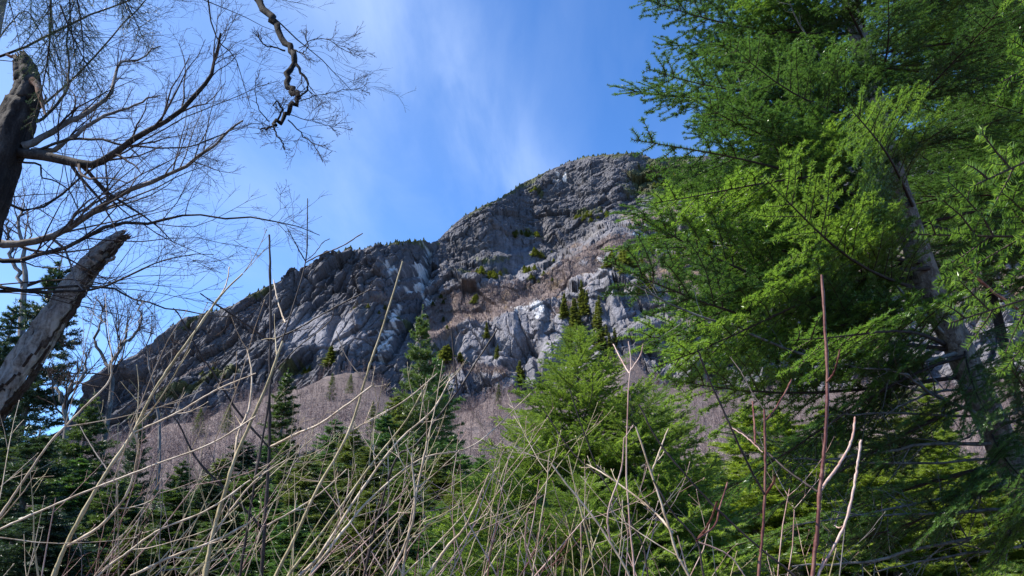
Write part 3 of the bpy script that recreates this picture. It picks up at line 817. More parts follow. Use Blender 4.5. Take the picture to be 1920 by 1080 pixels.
for i in range(190):
    px = rg.choice([rg.uniform(300, 800), rg.uniform(820, 1225), rg.uniform(1050, 1220), rg.uniform(640, 800)])
    p = cliff_point(px, -999) + np.array([0, 0.8, -0.3])
    copy_small(smc[rg.randrange(2)], p, rg.uniform(0.8, 2.3), 'tiny conifer on the skyline ' + ('of the left shoulder of the cliff' if px < 820 else 'of the slope rising to the dome' if px < 1060 else 'along the top of the rounded dome'), 'tiny conifers along the crest', 'crest_conifer', 1.3)
# the trees that grow on the face: (px, py foot, height px, width factor, how many, spread x, spread y)
face = [(1075, 640, 60, .9, 7, 22, 40), (1090, 570, 60, .8, 6, 14, 30), (1140, 650, 65, .7, 6, 14, 25), (1155, 510, 34, 1.2, 9, 34, 18), (1180, 505, 30, 1.2, 5, 20, 10), (1265, 510, 40, .9, 8, 20, 20),
        (1095, 412, 16, 1.5, 9, 25, 4), (930, 447, 9, 1.6, 0, 1, 1), (1000, 442, 14, 1.3, 9, 25, 4), (960, 445, 12, 1.3, 6, 20, 3), (925, 520, 18, 1.3, 8, 40, 8), (1000, 505, 16, 1.4, 5, 20, 5), (1008, 480, 22, 1.2, 3, 6, 3),
        (890, 565, 18, 1.5, 3, 8, 5), (850, 675, 30, 1.5, 6, 28, 12), (625, 698, 30, 1.2, 3, 6, 4), (975, 700, 34, 1.1, 3, 6, 6), (930, 665, 34, .8, 3, 8, 8), (910, 635, 28, 1, 2, 6, 6), (1000, 360, 8, 1.6, 6, 12, 3),
        (1130, 410, 10, 1.5, 5, 20, 5), (1200, 540, 36, .9, 5, 20, 12), (1230, 470, 24, 1, 6, 30, 20), (1300, 480, 40, 1, 8, 40, 30), (830, 560, 12, 1.5, 5, 30, 10), (790, 600, 12, 1.4, 5, 30, 15), (1260, 420, 24, 1.1, 8, 50, 10),
        (1245, 340, 20, 1.2, 14, 25, 20), (900, 505, 14, 1.4, 5, 30, 8), (1060, 600, 40, .9, 4, 12, 10), (1400, 450, 40, 1.1, 8, 60, 40), (740, 460, 10, 1, 5, 20, 2), (560, 700, 12, 1.4, 4, 30, 10), (700, 590, 9, 1.4, 5, 30, 10),
        (400, 700, 9, 1.5, 6, 60, 14), (1120, 600, 50, .7, 4, 10, 20), (1040, 480, 10, 1.4, 5, 30, 6), (1010, 520, 14, 1.4, 5, 30, 8)]
for (px, py, hp, wf, n, sx, sy) in face:
    for k in range(n):
        qx = px + rg.gauss(0, .55) * sx; qy = py + rg.gauss(0, .55) * sy
        p = cliff_point(qx, qy); h = hp * rg.uniform(.6, 1.25) * 0.21
        copy_small(smc[2 if wf > 1.15 else rg.randrange(2)], p - np.array([0, 0, .3]), h, 'olive green conifer clinging to ' + ('the left wall of the cliff' if px < 800 else 'a ledge of the dark upper dome' if py < 450 and px < 1120 else 'the rocks at the foot of the cliff' if py > 630 and px < 1000 else 'the gully right of the pale buttress' if py > 540 and px > 1000 else 'the right shoulder of the cliff' if px >= 1120 else 'the brown ledges in the middle of the cliff'), 'conifers clinging to the cliff face', 'ledge_conifer', wf * 0.95)

# ------------------------------------------------------------------ centre fir (young, bright green)
def near_conifer(name, label, base, H, Rb, variants, seed, z0=0.08, nb=80, power=0.85, lean=(0, 0), leader=True, bark=M_firbark, up0=0.15, up1=0.75, tr_r=0.03, keep=None, blen=1.5):
    rng = np.random.default_rng(seed)
    e = empty(name, base); tag(e, label, 'tree')
    zz = np.linspace(-0.2, H, 14)
    tx = lean[0] * zz / H + 0.02 * np.sin(zz * 1.7); ty = lean[1] * zz / H + 0.02 * np.cos(zz * 1.3)
    mb = MB(); tubes(mb, np.stack([tx, ty, zz], -1)[None], (tr_r * (1 - np.clip(zz, 0, H) / H) ** 0.9 + 0.004)[None], 10, 0, rough=0.04, rng=rng)
    mb.build('trunk', bark, e)
    for k in range(nb):
        f = z0 + (0.99 - z0) * ((k + rng.random()) / nb)
        z = f * H; L = Rb * (1 - f) ** power * rng.uniform(0.7, 1.15) + 0.10
        az = k * 2.39996 + rng.uniform(-.3, .3); pit = up0 + (up1 - up0) * f ** 2 + rng.uniform(-.12, .12)
        pos = (lean[0] * f, lean[1] * f, z)
        if keep is not None and not keep(pos, az, L, f, rng): continue
        place_bough(e, variants[rng.integers(len(variants))], pos, az, pit, L / blen, rng.uniform(-.3, .3))
    return e
top = at(1082, 610, 7.2)
near_conifer('young_fir', 'bright green young fir with a thin leader in the lower middle', (top[0], 7.2, 0), float(top[2]), 2.1, yb, 21, nb=230, power=0.85, z0=0.05, tr_r=0.035, up0=0.0, up1=0.5, blen=.85)
for (px_, py_, Y_, rb_, nb_, sd_, va_, lb_) in [(1185, 740, 6.8, 1.75, 130, 27, yb, 'bright young fir whose side touches the right flank of the one with the leader'), (935, 880, 6.2, 1.5, 100, 28, yb, 'lowest bright fir at the bottom left of the young fir group'), (1090, 900, 5.6, 1.6, 110, 29, yb, 'small bright fir directly in front of the fir with the leader')]:
    top = at(px_, py_, Y_)
    near_conifer('young_fir', lb_, (float(top[0]), Y_, 0), float(top[2]), rb_, va_, sd_, nb=nb_, power=0.7, tr_r=0.03, blen=.85, up1=.5, up0=0)
top = at(1000, 780, 6.6)
near_conifer('young_fir', 'low bright fir crowded against the left side of the young fir with the leader', (top[0], 6.6, 0), float(top[2]), 1.2, yb, 22, nb=110, blen=.85, up1=.5, power=0.7, tr_r=0.03)
top = at(1225, 720, 8.2)
near_conifer('young_fir', 'low green fir between the young fir with the leader and the big fir', (top[0], 8.2, 0), float(top[2]), 1.6, ybd, 23, nb=120, blen=.85, up1=.5, power=0.7, tr_r=0.03)

# ------------------------------------------------------------------ big fir on the right
DF = 4.2
trk = [at(2010, 1120, DF + .1), at(1905, 890, DF), at(1850, 770, DF), at(1795, 645, DF), at(1745, 540, DF), at(1690, 380, DF + .05), at(1640, 200, DF + .1), at(1600, 20, DF + .15), at(1560, -250, DF + .2), at(1520, -700, DF + .3)]
trk = np.array([trk[0] + np.array([0.12, 0, -1.0])] + trk); trk[0, 2] = min(trk[0, 2], -0.1)
fbase = trk[0].copy()
bf = empty('big_fir', fbase)
tag(bf, 'large balsam fir filling the right side with its trunk leaning behind the boughs', 'tree')
tl = resample(trk - fbase, 40)
mb = MB(); rgn = np.random.default_rng(31)
hz = tl[:, 2] / tl[-1, 2]
tubes(mb, tl[None], (0.088 * (1 - hz) ** 0.8 + 0.012)[None], 16, 0, rough=0.05, rng=rgn)
mb.build('trunk', M_firbark, bf)
def trunk_at(z):
    return np.array([np.interp(z, tl[:, 2], tl[:, c]) for c in range(3)])
# boughs by height; azimuth 180 deg = towards the left of the picture, 270 = towards the camera
k = 0
for i in range(175):
    z = 1.6 + (tl[-1, 2] - 1.9 - 0.25) * ((i + rgn.random()) / 175) ** 1.1
    if rgn.random() < 0.6: az = RAD(rgn.normal(185, 48))
    else: az = RAD(rgn.uniform(0, 360))
    f = z / tl[-1, 2]
    p0 = trunk_at(z)
    L = (2.22 * (1 - f) ** 0.38) * rgn.uniform(0.72, 1.05)
    toward = max(0, -math.sin(az))
    L *= 1 - 0.25 * toward
    if z < 3.5 and toward > 0.25: continue
    if z < 3.4 and math.cos(az) > -0.6: continue
    if z < 2.4 and rgn.random() < .55: continue
    pit = -0.12 + 0.32 * f + rgn.uniform(-.22, .2)
    place_bough(bf, fir_b[rgn.integers(4)] if rgn.random() < .66 else bright_b[rgn.integers(3)], p0, az, pit, L / 1.5, rgn.uniform(-.45, .45))  # some boughs brighter: sunlit patches put into the needle colour
# long low boughs seen one by one
def aimed(pts, var, roll=0.0):
    a_, b_ = at(*pts[0]) - fbase, at(*pts[1]) - fbase
    return aim_bough(bf, var, a_, b_, roll=roll)
for a_, b_, vv, r_ in [((1790, 650, DF), (1130, 480, 3.6), fir_b[0], 0.5), ((1760, 600, DF), (1190, 400, 3.8), bright_b[0], 0.6), ((1700, 400, DF), (1180, 235, 3.9), fir_b[1], 0.5), ((1680, 330, DF), (1185, 330, 3.6), bright_b[1], 0.4),
        ((1600, 60, DF), (1195, -10, 4.1), fir_b[0], 0.4), ((1620, 200, DF), (1215, 100, 4.0), fir_b[3], 0.5), ((1730, 520, DF), (1170, 560, 3.7), bright_b[2], 0.5), ((1810, 700, DF), (1230, 700, 3.8), bright_b[0], 0.6),
        ((1800, 680, DF), (1260, 800, 3.9), fir_b[2], 0.4), ((1780, 640, DF), (1400, 560, 3.0), bright_b[1], 0.5), ((1740, 540, DF), (1420, 330, 3.0), bright_b[0], 0.7), ((1700, 400, DF), (1500, 150, 3.1), bright_b[2], 0.8),
        ((1650, 260, DF), (1370, 60, 3.3), fir_b[3], 0.6), ((1660, 300, DF), (1290, 180, 3.6), fir_b[0], 0.4), ((1840, 750, DF), (1350, 900, 4.0), fir_b[1], 0.3), ((1880, 860, DF), (1650, 905, 3.5), fir_b[2], 0.6), ((1860, 800, DF), (1960, 930, 3.4), fir_b[0], 0.6), ((1800, 660, DF), (1850, 760, 3.3), fir_b[3], 0.7),
        ((1900, 900, DF), (1500, 1010, 3.7), fir_b[0], 0.5), ((1930, 950, DF), (1720, 1075, 3.4), bright_b[1], 0.6), ((1820, 700, DF), (2010, 700, 3.9), fir_b[1], 0.4), ((1800, 640, DF), (1960, 560, 3.8), fir_b[2], 0.4), ((1900, 880, DF), (2080, 860, 3.7), fir_b[3], 0.5), ((2020, 780, 4.0), (1860, 650, 3.2), fir_b[0], 0.6), ((2060, 960, 4.0), (1800, 860, 3.2), fir_b[1], 0.7), ((2060, 860, 4.0), (1830, 970, 3.3), bright_b[0], 0.6), ((2050, 700, 4.0), (1890, 600, 3.3), fir_b[2], 0.6)]:
    aimed((a_, b_), vv, r_)
top = at(1830, -420, 6.5)
near_conifer('dark_fir', 'darker fir standing behind the big fir at the upper right', (float(top[0]), 6.5, 0), float(top[2]), 3.0, fir_b, 25, nb=170, power=0.55, z0=0.42, tr_r=0.10, up0=0.0, up1=0.6, bark=M_bark_dark)
top = at(1690, -160, 8.5)
near_conifer('dark_fir', 'fir with sky showing between its boughs behind the top left of the big fir', (float(top[0]), 8.5, 0), float(top[2]), 2.6, fir_b, 26, nb=120, power=0.6, z0=0.42, tr_r=0.08, up0=0.0, up1=0.6, bark=M_bark_dark)
# the nearest bright sprays at the right edge
nf = empty('near_fir', (2.6, 1.9, 0))
tag(nf, 'fir just outside the right edge whose bright sprays reach in close to the camera', 'tree')
mb = MB(); tubes(mb, np.array([[[0, 0, -0.2], [0.02, 0, 1.5], [0.0, 0.03, 3.2], [0.03, 0, 5.0]]]), np.array([[.08, .07, .05, .02]]), 10, 0); mb.build('trunk', M_firbark, nf)
for a_, b_, vv, r_ in [((2500, 120, 1.9), (1690, 345, 1.75), bright_b[1], 0.9), ((2450, 300, 1.9), (1705, 440, 1.8), bright_b[0], 0.9), ((2450, -100, 1.9), (1735, 90, 1.9), bright_b[2], 0.7), ((2500, 420, 1.9), (1690, 575, 1.95), bright_b[1], 0.9),
        ((2500, -300, 1.9), (1830, -40, 1.8), bright_b[0], 0.8), ((2500, 0, 1.9), (1800, 200, 1.7), bright_b[2], 1.0)]:
    o_ = np.array([2.6, 1.9, 0])
    q0 = at(*a_) - o_; q0[0] = 0; q0[1] = 0
    aim_bough(nf, vv, q0, at(*b_) - o_, roll=r_)
# dead lower branches at the lower right
for pts, r0 in [([(1880, 830), (1740, 835), (1640, 850), (1560, 862), (1510, 870)], .011), ([(1860, 790), (1750, 740), (1690, 700), (1600, 690)], .012), ([(1900, 900), (1820, 925), (1640, 960), (1480, 985)], .012),
                ([(1960, 960), (1850, 955), (1700, 965), (1560, 960)], .013), ([(1960, 985), (1870, 1000), (1720, 1030), (1600, 1055), (1480, 1060)], .013), ([(1960, 1010), (1880, 1030), (1760, 1045), (1640, 1070)], .010),
                ([(1880, 720), (1760, 735), (1700, 755), (1660, 780)], .009), ([(1930, 760), (1860, 790), (1780, 845)], .012), ([(1830, 730), (1900, 700), (1990, 690)], .012), ([(1860, 800), (1940, 780), (2000, 770)], .010),
                ([(1800, 660), (1720, 680), (1600, 690), (1500, 662), (1390, 622), (1260, 572), (1180, 530)], .014), ([(1880, 860), (1640, 870), (1500, 860), (1480, 865)], .008), ([(1850, 780), (1650, 775), (1540, 780)], .008),
                ([(1790, 640), (1700, 560), (1640, 480), (1560, 400)], .012), ([(1700, 420), (1590, 400), (1500, 330), (1430, 260), (1380, 140)], .012), ([(1640, 200), (1540, 110), (1480, 10)], .012)]:
    ys = np.linspace(DF - .02, DF - rgn.uniform(.2, .7), len(pts))
    P = np.array([at(x, y, yy) for (x, y), yy in zip(pts, ys)]) - fbase
    P = resample(P, 14, rgn, .004)
    mb = MB(); R = np.linspace(r0, .003, 14)
    tubes(mb, P[None], R[None], 6, 0, rough=.06, rng=rgn)
    c1, r1_ = grow(P[None], R[None], 14, rgn, (35, 70), (.12, .3), 4, .15, (0, 0, -.05), .15, rmin=.0011)
    tubes(mb, c1, r1_, 3)
    c2, r2_ = grow(c1, r1_, 3, rgn, (30, 60), (.3, .6), 3, .15, (0, 0, 0), .15, rmin=.0008)
    tubes(mb, c2, r2_, 3)
    o = mb.build('dead_branch', M_bark_grey, bf)

# ------------------------------------------------------------------ bare trees, upper left
rgb = np.random.default_rng(77)
def limb(parent, origin, pts, Y, r0, r1, name='limb', mat=M_bark_dark, n=(12, 7, 5), ln=((.22, .5), (.3, .6), (.3, .65)), bias=(0.08, 0, 0.12), twm=M_twig, K=20, jit=.006, wob=.14, ang=(25, 60)):
    """a traced limb (a mesh) with its twigs (a sub-part)"""
    Y = np.linspace(Y[0], Y[1], len(pts))
    P = np.array([at(x, y, yy) for (x, y), yy in zip(pts, Y)]) - origin
    P = resample(P, K, rgb, jit)
    r0, r1 = r0 * .84, r1 * .84
    R = r0 + (r1 - r0) * np.linspace(0, 1, K) ** .8
    mb = MB(); tubes(mb, P[None], R[None], 7, 0, rough=.10, rng=rgb)
    o = mb.build(name, mat, parent)
    if n:
        tw = MB()
        c, r = P[None], R[None]
        for lv, (nn, l) in enumerate(zip(n, ln)):
            c, r = grow(c, r, nn, rgb, ang, l, 7 if lv == 0 else (5 if lv == 1 else 4), .12 if lv else .18, bias, wob, rr=.42, rmin=.0016 if lv < 2 else .0011)
            tubes(tw, c, r, 4 if lv == 0 else 3)
        tw.build('twigs', twm, o)
    return o

def broken_trunk(pts, radii, origin, seed, K=46, sides=40, jag=.12, flare=0.0, rough=.09, patch=None):
    """trunk with a splintered end; pts world, radii per point"""
    rg_ = np.random.default_rng(seed)
    P = resample(np.array(pts) - origin, K, rg_, .004)
    R = np.interp(np.linspace(0, 1, K), np.linspace(0, 1, len(radii)), radii)
    T = nrm(np.gradient(P, axis=0)); U = nrm(np.cross(T, np.array([[0.0, 1, 0]]))); Wv = np.cross(T, U)
    a = np.arange(sides) * 2 * math.pi / sides
    prof = 1 + .10 * np.sin(a * 3 + 1) + .06 * np.sin(a * 7 + 2)
    nz = 1 + rough * fbm(np.repeat(a[None], K, 0) * 2.2, np.repeat(np.arange(K)[:, None], sides, 1) * .25, seed, 3) * 2
    nz = nz + 0.10 * fbm(np.repeat(a[None], K, 0) * 7, np.repeat(np.arange(K)[:, None], sides, 1) * .06, seed + 9, 3)
    nz = nz + 0.05 * rg_.standard_normal(nz.shape) * .6
    # splinters: each side strip ends at its own height
    cut = 1 - jag * np.clip(.5 + 1.2 * fbm(a * 1.6, a * 0, seed + 5, 3) + .35 * rg_.uniform(-1, 1, sides), 0, 1.3)
    V = np.zeros((K, sides, 3))
    for k in range(K):
        u_ = np.minimum(k / (K - 1), cut)
        kk = u_ * (K - 1); i = np.minimum(kk.astype(int), K - 2); fr_ = (kk - i)[:, None]
        c = P[i] * (1 - fr_) + P[i + 1] * fr_; uu = U[i]; ww = Wv[i]; rr_ = R[i] * (1 - fr_[:, 0]) + R[i + 1] * fr_[:, 0]
        V[k] = c + (rr_ * prof * nz[k])[:, None] * (uu * np.cos(a)[:, None] + ww * np.sin(a)[:, None])
    idx = np.arange(K * sides).reshape(K, sides)
    f = np.stack([idx[:-1], np.roll(idx, -1, 1)[:-1], np.roll(idx, -1, 1)[1:], idx[1:]], -1).reshape(-1, 4)
    mb = MB()
    if patch is None: mb.add(V, f, 0, True)
    else:
        ka, aa = np.meshgrid(np.arange(K - 1), a, indexing='ij')
        pm = (np.cos(aa - patch * math.pi) * .55 + 1.3 * fbm(np.cos(aa) * 1.6 + ka * .03, np.sin(aa) * 1.6 + ka * .11, seed + 17, 4) > .42).reshape(-1)
        V2 = V + 0
        mb.add(V, f[~pm], 0, True)
        # remaining bark stands a little proud of the bare wood
        ctr = V.mean(1, keepdims=True)
        mb.add(ctr + (V - ctr) * 1.06, f[pm], 2, True)
    # hollow, broken inside
    inner = P[int(K * (1 - jag) - 2)]
    ring = V[-1]
    mid = inner * .5 + ring * .5
    mid = inner + (mid - inner) * .8
    VV = np.concatenate([ring, mid, inner[None]])
    s = np.arange(sides); s2 = (s + 1) % sides
    mb.add(VV, np.stack([s, s2, s2 + sides, s + sides], -1), 1, False)
    mb.add(VV, np.stack([s + sides, s2 + sides, 0 * s + 2 * sides], -1), 1, False)
    return mb

D1 = 5.0
o1 = at(-190, 1060, D1); o1[2] = 0
snag = empty('broken_tree', o1)
tag(snag, 'dark old tree with a snapped-off top at the upper left edge and living limbs', 'tree')
pts = [np.array([o1[0], D1, -.1]), at(-130, 720, D1), at(-50, 460, D1), at(-5, 330, D1), at(28, 230, D1), at(52, 175, D1), at(50, 135, D1), at(34, 98, D1)]
bm_ = broken_trunk(pts, [.19, .17, .145, .135, .135, .10, .085, .05], o1, 41, jag=.10, K=70)
bm_.build('trunk', [M_bark_dark, M_stubwood], snag)
def stub(parent, origin, a_, b_, r, name='stub', mat=M_stubwood):
    P = resample(np.array([a_, (np.array(a_) + b_) / 2 + .01, b_]) - origin, 6, rgb, .006)
    mb = MB(); tubes(mb, P[None], np.linspace(r, r * .25, 6)[None], 7, 0, cap=True, rough=.15, rng=rgb); return mb.build(name, mat, parent)
stub(snag, o1, at(40, 118, D1), at(12, 100, D1 - .05), .035)
stub(snag, o1, at(60, 150, D1 - .1), at(84, 215, D1 - .15), .03)
stub(snag, o1, at(78, 200, D1), at(86, 176, D1), .015)
limb(snag, o1, [(20, 285), (85, 292), (130, 303), (180, 308), (215, 285), (265, 252), (330, 212), (385, 165), (400, 120), (415, 60)], (5.0, 4.6), .052, .010, n=(20, 8, 5))
limb(snag, o1, [(40, 275), (75, 262), (120, 232), (170, 208), (208, 175), (222, 120), (262, 110), (300, 85)], (5.0, 5.4), .04, .006, mat=M_bark_grey, n=(16, 7, 5))
limb(snag, o1, [(60, 285), (110, 275), (165, 235), (215, 210), (270, 190), (300, 178)], (5.0, 5.1), .03, .005, mat=M_bark_grey, n=(12, 7, 4))
limb(snag, o1, [(50, 288), (120, 262), (180, 262), (245, 272), (320, 275), (380, 268), (440, 240), (490, 232)], (5.0, 4.7), .016, .003, n=(14, 6, 4))
limb(snag, o1, [(0, 70), (45, 20), (80, 70), (110, 130), (150, 170), (175, 240)], (5.6, 5.8), .008, .003, n=(9, 5, 3))
limb(snag, o1, [(30, 240), (90, 215), (130, 150), (125, 60), (150, -30)], (5.0, 5.5), .02, .005, n=(12, 6, 4))
limb(snag, o1, [(20, 300), (75, 310), (80, 330), (120, 350), (150, 400), (170, 470)], (5.0, 5.2), .012, .003, n=(8, 5, 4))

o2 = np.array([-4.7, 5.4, 0.0])
bt = empty('bare_tree', o2)
tag(bt, 'leafless hardwood rooted just outside the left edge with long limbs sweeping right', 'tree')
mb = MB(); zz = np.linspace(-.2, 10.5, 24)
tubes(mb, np.stack([.1 * np.sin(zz * .5), .1 * np.cos(zz * .4), zz], -1)[None], (.2 * (1 - zz / 12) + .02)[None], 14, 0, rough=.03, rng=rgb); mb.build('trunk', M_bark_grey, bt)
def L2(pts, Y, r0, r1, start_z=None, **k):
    """limb that first leaves the out-of-frame trunk"""
    first = at(pts[0][0], pts[0][1], Y[0])
    src = np.array([o2[0] + .05, o2[1], first[2] - .35 if start_z is None else start_z])
    d = src - CAM; cp, sp = math.cos(PITCH), math.sin(PITCH)
    fw = d[1] * cp + d[2] * sp; upc = -d[1] * sp + d[2] * cp
    p0 = (960 + F * d[0] / fw, 540 - F * upc / fw)
    return limb(bt, o2, [p0] + pts, (o2[1], Y[1]), r0, r1, **k)
L2([(-60, 452), (0, 455), (60, 455), (120, 432), (185, 388), (260, 350), (330, 322), (380, 290), (430, 245), (455, 225)], (5.2, 4.9), .05, .007, mat=M_bark_grey, n=(18, 7, 5), twm=M_twig_grey)
L2([(-60, 478), (0, 490), (60, 482), (150, 452), (215, 418), (290, 418), (350, 402), (430, 408), (520, 415), (600, 440)], (5.2, 4.8), .030, .003, n=(18, 7, 4))
L2([(-60, 500), (0, 535), (60, 547), (140, 545), (200, 535), (270, 502), (330, 482), (400, 476)], (5.2, 4.7), .024, .003, n=(14, 6, 4))
L2([(-60, 560), (60, 545), (190, 538), (250, 560), (330, 580), (420, 592), (480, 594)], (5.0, 4.7), .018, .002, n=(11, 5, 3))
L2([(-60, 350), (60, 395), (150, 330), (230, 285), (330, 230), (420, 190), (520, 150)], (5.4, 5.9), .02, .003, n=(13, 6, 5))
L2([(-60, 120), (60, 80), (190, 20), (320, -20), (430, 20), (520, 60)], (5.6, 6.2), .02, .003, n=(13, 6, 4), start_z=6.0)
L2([(100, -160), (300, -120), (420, -60), (520, 40), (600, 110), (660, 170)], (5.6, 6.2), .022, .003, n=(13, 6, 4), start_z=7.0)
L2([(-40, 260), (100, 180), (220, 60), (300, -30), (380, -100)], (5.6, 6.5), .02, .004, n=(13, 6, 4), start_z=5.0)
L2([(200, -350), (330, -250), (380, -60), (400, 60), (440, 110), (470, 200)], (5.8, 6.6), .02, .004, n=(13, 6, 4), start_z=8.5)
# the dark crooked limb hanging in from the top
L2([(60, -700), (320, -420), (440, -160), (468, -40), (482, 0), (505, 25), (522, 55), (545, 92), (548, 112), (538, 145), (550, 172), (560, 182), (550, 200), (530, 218), (515, 235)], (5.0, 4.4), .05, .016, start_z=9.0,
   mat=M_bark_black, n=None, K=64, jit=.013)
for pts, r in [([(555, 120), (570, 142), (578, 160), (568, 176), (556, 182)], .013), ([(520, 228), (530, 205), (520, 190), (512, 198)], .010), ([(535, 95), (520, 90), (500, 86), (488, 76), (484, 62)], .008),
               ([(548, 92), (562, 98), (572, 96), (576, 80), (570, 60)], .007), ([(515, 235), (500, 240), (486, 244)], .010), ([(512, 235), (520, 255), (534, 279)], .008), ([(540, 225), (565, 250), (590, 275), (608, 305)], .006),
               ([(505, 228), (490, 210), (480, 180), (478, 150)], .005), ([(555, 190), (590, 180), (640, 170), (680, 165)], .0045), ([(560, 90), (600, 70), (640, 90), (665, 105)], .004), ([(545, 215), (590, 230), (640, 240)], .004)]:
    limb(bt, o2, pts, (4.4, 4.35), r, r * .55, n=(9, 5, 3), ln=((.35, .8), (.35, .7), (.3, .6)), name='limb', K=14, jit=.004, mat=M_bark_black)

# ------------------------------------------------------------------ leaning dead trunk
D3 = 5.65
o3 = at(-230, 1100, D3); o3[2] = 0
lt = empty('leaning_trunk', o3)
tag(lt, 'weathered barkless dead trunk leaning up to the right with a splintered tip', 'dead tree')
pts = [np.array([o3[0], D3, -.1]), at(-120, 900, D3), at(-20, 770, D3), at(50, 675, D3), at(105, 590, D3), at(160, 510, D3), at(205, 462, D3), at(246, 430, D3)]
bm_ = broken_trunk(pts, [.15, .138, .126, .115, .102, .088, .068, .030], o3, 43, jag=.09, K=90, rough=.025, patch=1.1)
bm_.build('trunk', [M_deadwood, M_stubwood, M_oldbark], lt)
stub(lt, o3, at(200, 490, D3 - .08), at(216, 482, D3 - .09), .018, mat=M_deadwood)
stub(lt, o3, at(190, 470, D3 - .08), at(196, 450, D3 - .09), .02, mat=M_deadwood)

# ------------------------------------------------------------------ spruce bough hanging in at top left
hs_b = [bough_mesh('hanging_bough', 530 + i, (M_twig, M_spruceblue), L=1.2, droop=.35, rise=0, dens=380, nlen=.016, nw=.0022, pair=.07, sub=.07, ang=45, wid=.42, flat=.8) for i in range(2)]
o4 = np.array([-3.6, 3.2, 0.0])
hs = empty('overhead_spruce', o4)
tag(hs, 'spruce above the upper left corner whose dark boughs hang into the frame', 'tree')
mb = MB(); zz = np.linspace(-.2, 8.5, 12)
tubes(mb, np.stack([0 * zz, 0 * zz, zz], -1)[None], (.13 * (1 - zz / 9) + .02)[None], 12, 0, rough=.04, rng=rgb); mb.build('trunk', M_firbark, hs)
for (a_, b_, r_) in [((95, -60, 3.6), (165, 205, 3.7), .2), ((150, -90, 3.6), (120, 110, 3.6), 1.3), ((180, -80, 3.7), (285, 25, 3.7), .5), ((10, -60, 3.6), (30, 70, 3.6), 1), ((200, -90, 3.7), (250, 60, 3.7), 1.4), ((120, 10, 3.6), (205, 160, 3.65), 1.2), ((140, -60, 3.6), (195, 120, 3.6), .5), ((60, -60, 3.6), (75, 60, 3.6), .5)]:
    aim_bough(hs, hs_b[rgb.integers(2)], at(*a_) - o4, at(*b_) - o4, base_len=1.2, roll=r_)
# carrier limb of those boughs
P = resample(np.array([[0, 0, 5.6], [.5, .2, 5.3], *(at(x, y, 3.62) - o4 for x, y in ((0, -60), (90, -70), (210, -90)))]), 14, rgb, .005)
mb = MB(); tubes(mb, P[None], np.linspace(.03, .008, 14)[None], 7, 0); mb.build('limb', M_bark_dark, hs)

# ------------------------------------------------------------------ bare trees in the middle distance
def far_bare(px_base, pts_list, Y, label, r=.07, mat=M_bark_grey, group=None, n=(12, 7, 5)):
    g_ = at(px_base, 900, Y); g_[2] = ground_z(g_[0], Y)
    e = empty('bare_tree', g_); tag(e, label, 'tree', group)
    for i, pts in enumerate(pts_list):
        P = [at(x, y, Y) - g_ for x, y in pts]
        if i == 0: P = [np.array([0, 0, -.2])] + P
        P = resample(np.array(P), 16, rgb, .03)
        R = np.linspace(r if i == 0 else r * .6, r * .2, 16)
        mb = MB(); tubes(mb, P[None], R[None], 6, 0, rough=.1, rng=rgb); o = mb.build('trunk' if i == 0 else 'limb', mat, e)
        tw = MB(); c, rr_ = P[None], R[None]
        for lv, nn in enumerate(n):
            c, rr_ = grow(c, rr_, nn, rgb, (30, 65), ((.16, .4), (.35, .6), (.3, .6))[lv], 5, .35 if lv == 0 else .15, (0, 0, .25), .2, rr=.5, rmin=.004)
            tubes(tw, c, rr_, 3)
        tw.build('twigs', M_twig, o)
far_bare(190, [[(205, 760), (208, 690), (235, 640), (240, 600)], [(208, 690), (180, 640), (190, 590), (182, 560)], [(225, 655), (262, 610), (258, 560)]], 17, 'crooked bare tree standing on the skyline at the left end of the cliff')
far_bare(60, [[(40, 620), (45, 500), (35, 420), (45, 380)], [(43, 540), (20, 470), (15, 410)]], 18, 'bare tree behind the leaning dead trunk under the long limbs', r=.1)
far_bare(120, [[(120, 850), (125, 740), (160, 700), (165, 660)], [(125, 760), (100, 720), (90, 680)]], 15, 'crooked bare tree rising between the dark spruces on the left')
far_bare(310, [[(300, 830), (290, 740), (275, 660), (285, 590)], [(288, 740), (320, 680), (330, 620)]], 26, 'thin upright bare tree in front of the left foot of the cliff')
rg = random.Random(5)
for i in range(34):
    px = rg.uniform(180, 1290); Y = rg.uniform(42, 75)
    g_ = at(px, 800, Y); gz = float(ground_z(g_[0], Y)); h = rg.uniform(5, 8.5)
    P, R, c1, r1_, c2 = protos[rg.randrange(6)]
    if i < 6:
        mb = MB(); tubes(mb, P, R * 1.1, 5); 
        protos_me = mb.mesh('slope_tree_trunk', [M_twig_grey])
        mb = MB(); tubes(mb, c1, np.maximum(r1_, .012), 3); C_ = c2; tubes(mb, C_, np.linspace(.011, .006, 3)[None] * np.ones((len(C_), 1)), 3)
        if i == 0: slope_protos = []
        slope_protos.append((protos_me, mb.mesh('slope_tree_crown', [M_wood])))
    e = empty('slope_tree', (g_[0], Y, gz)); e.scale = (h / 10,) * 3; e.rotation_euler = (0, 0, rg.uniform(0, 6))
    tag(e, 'thin grey leafless tree at the front of the mauve woods on the slope', 'tree', 'leafless trees at the front of the slope woods')
    a_, b_ = slope_protos[min(i, rg.randrange(len(slope_protos)))]
    link('trunk', a_, e); link('crown', b_, e)

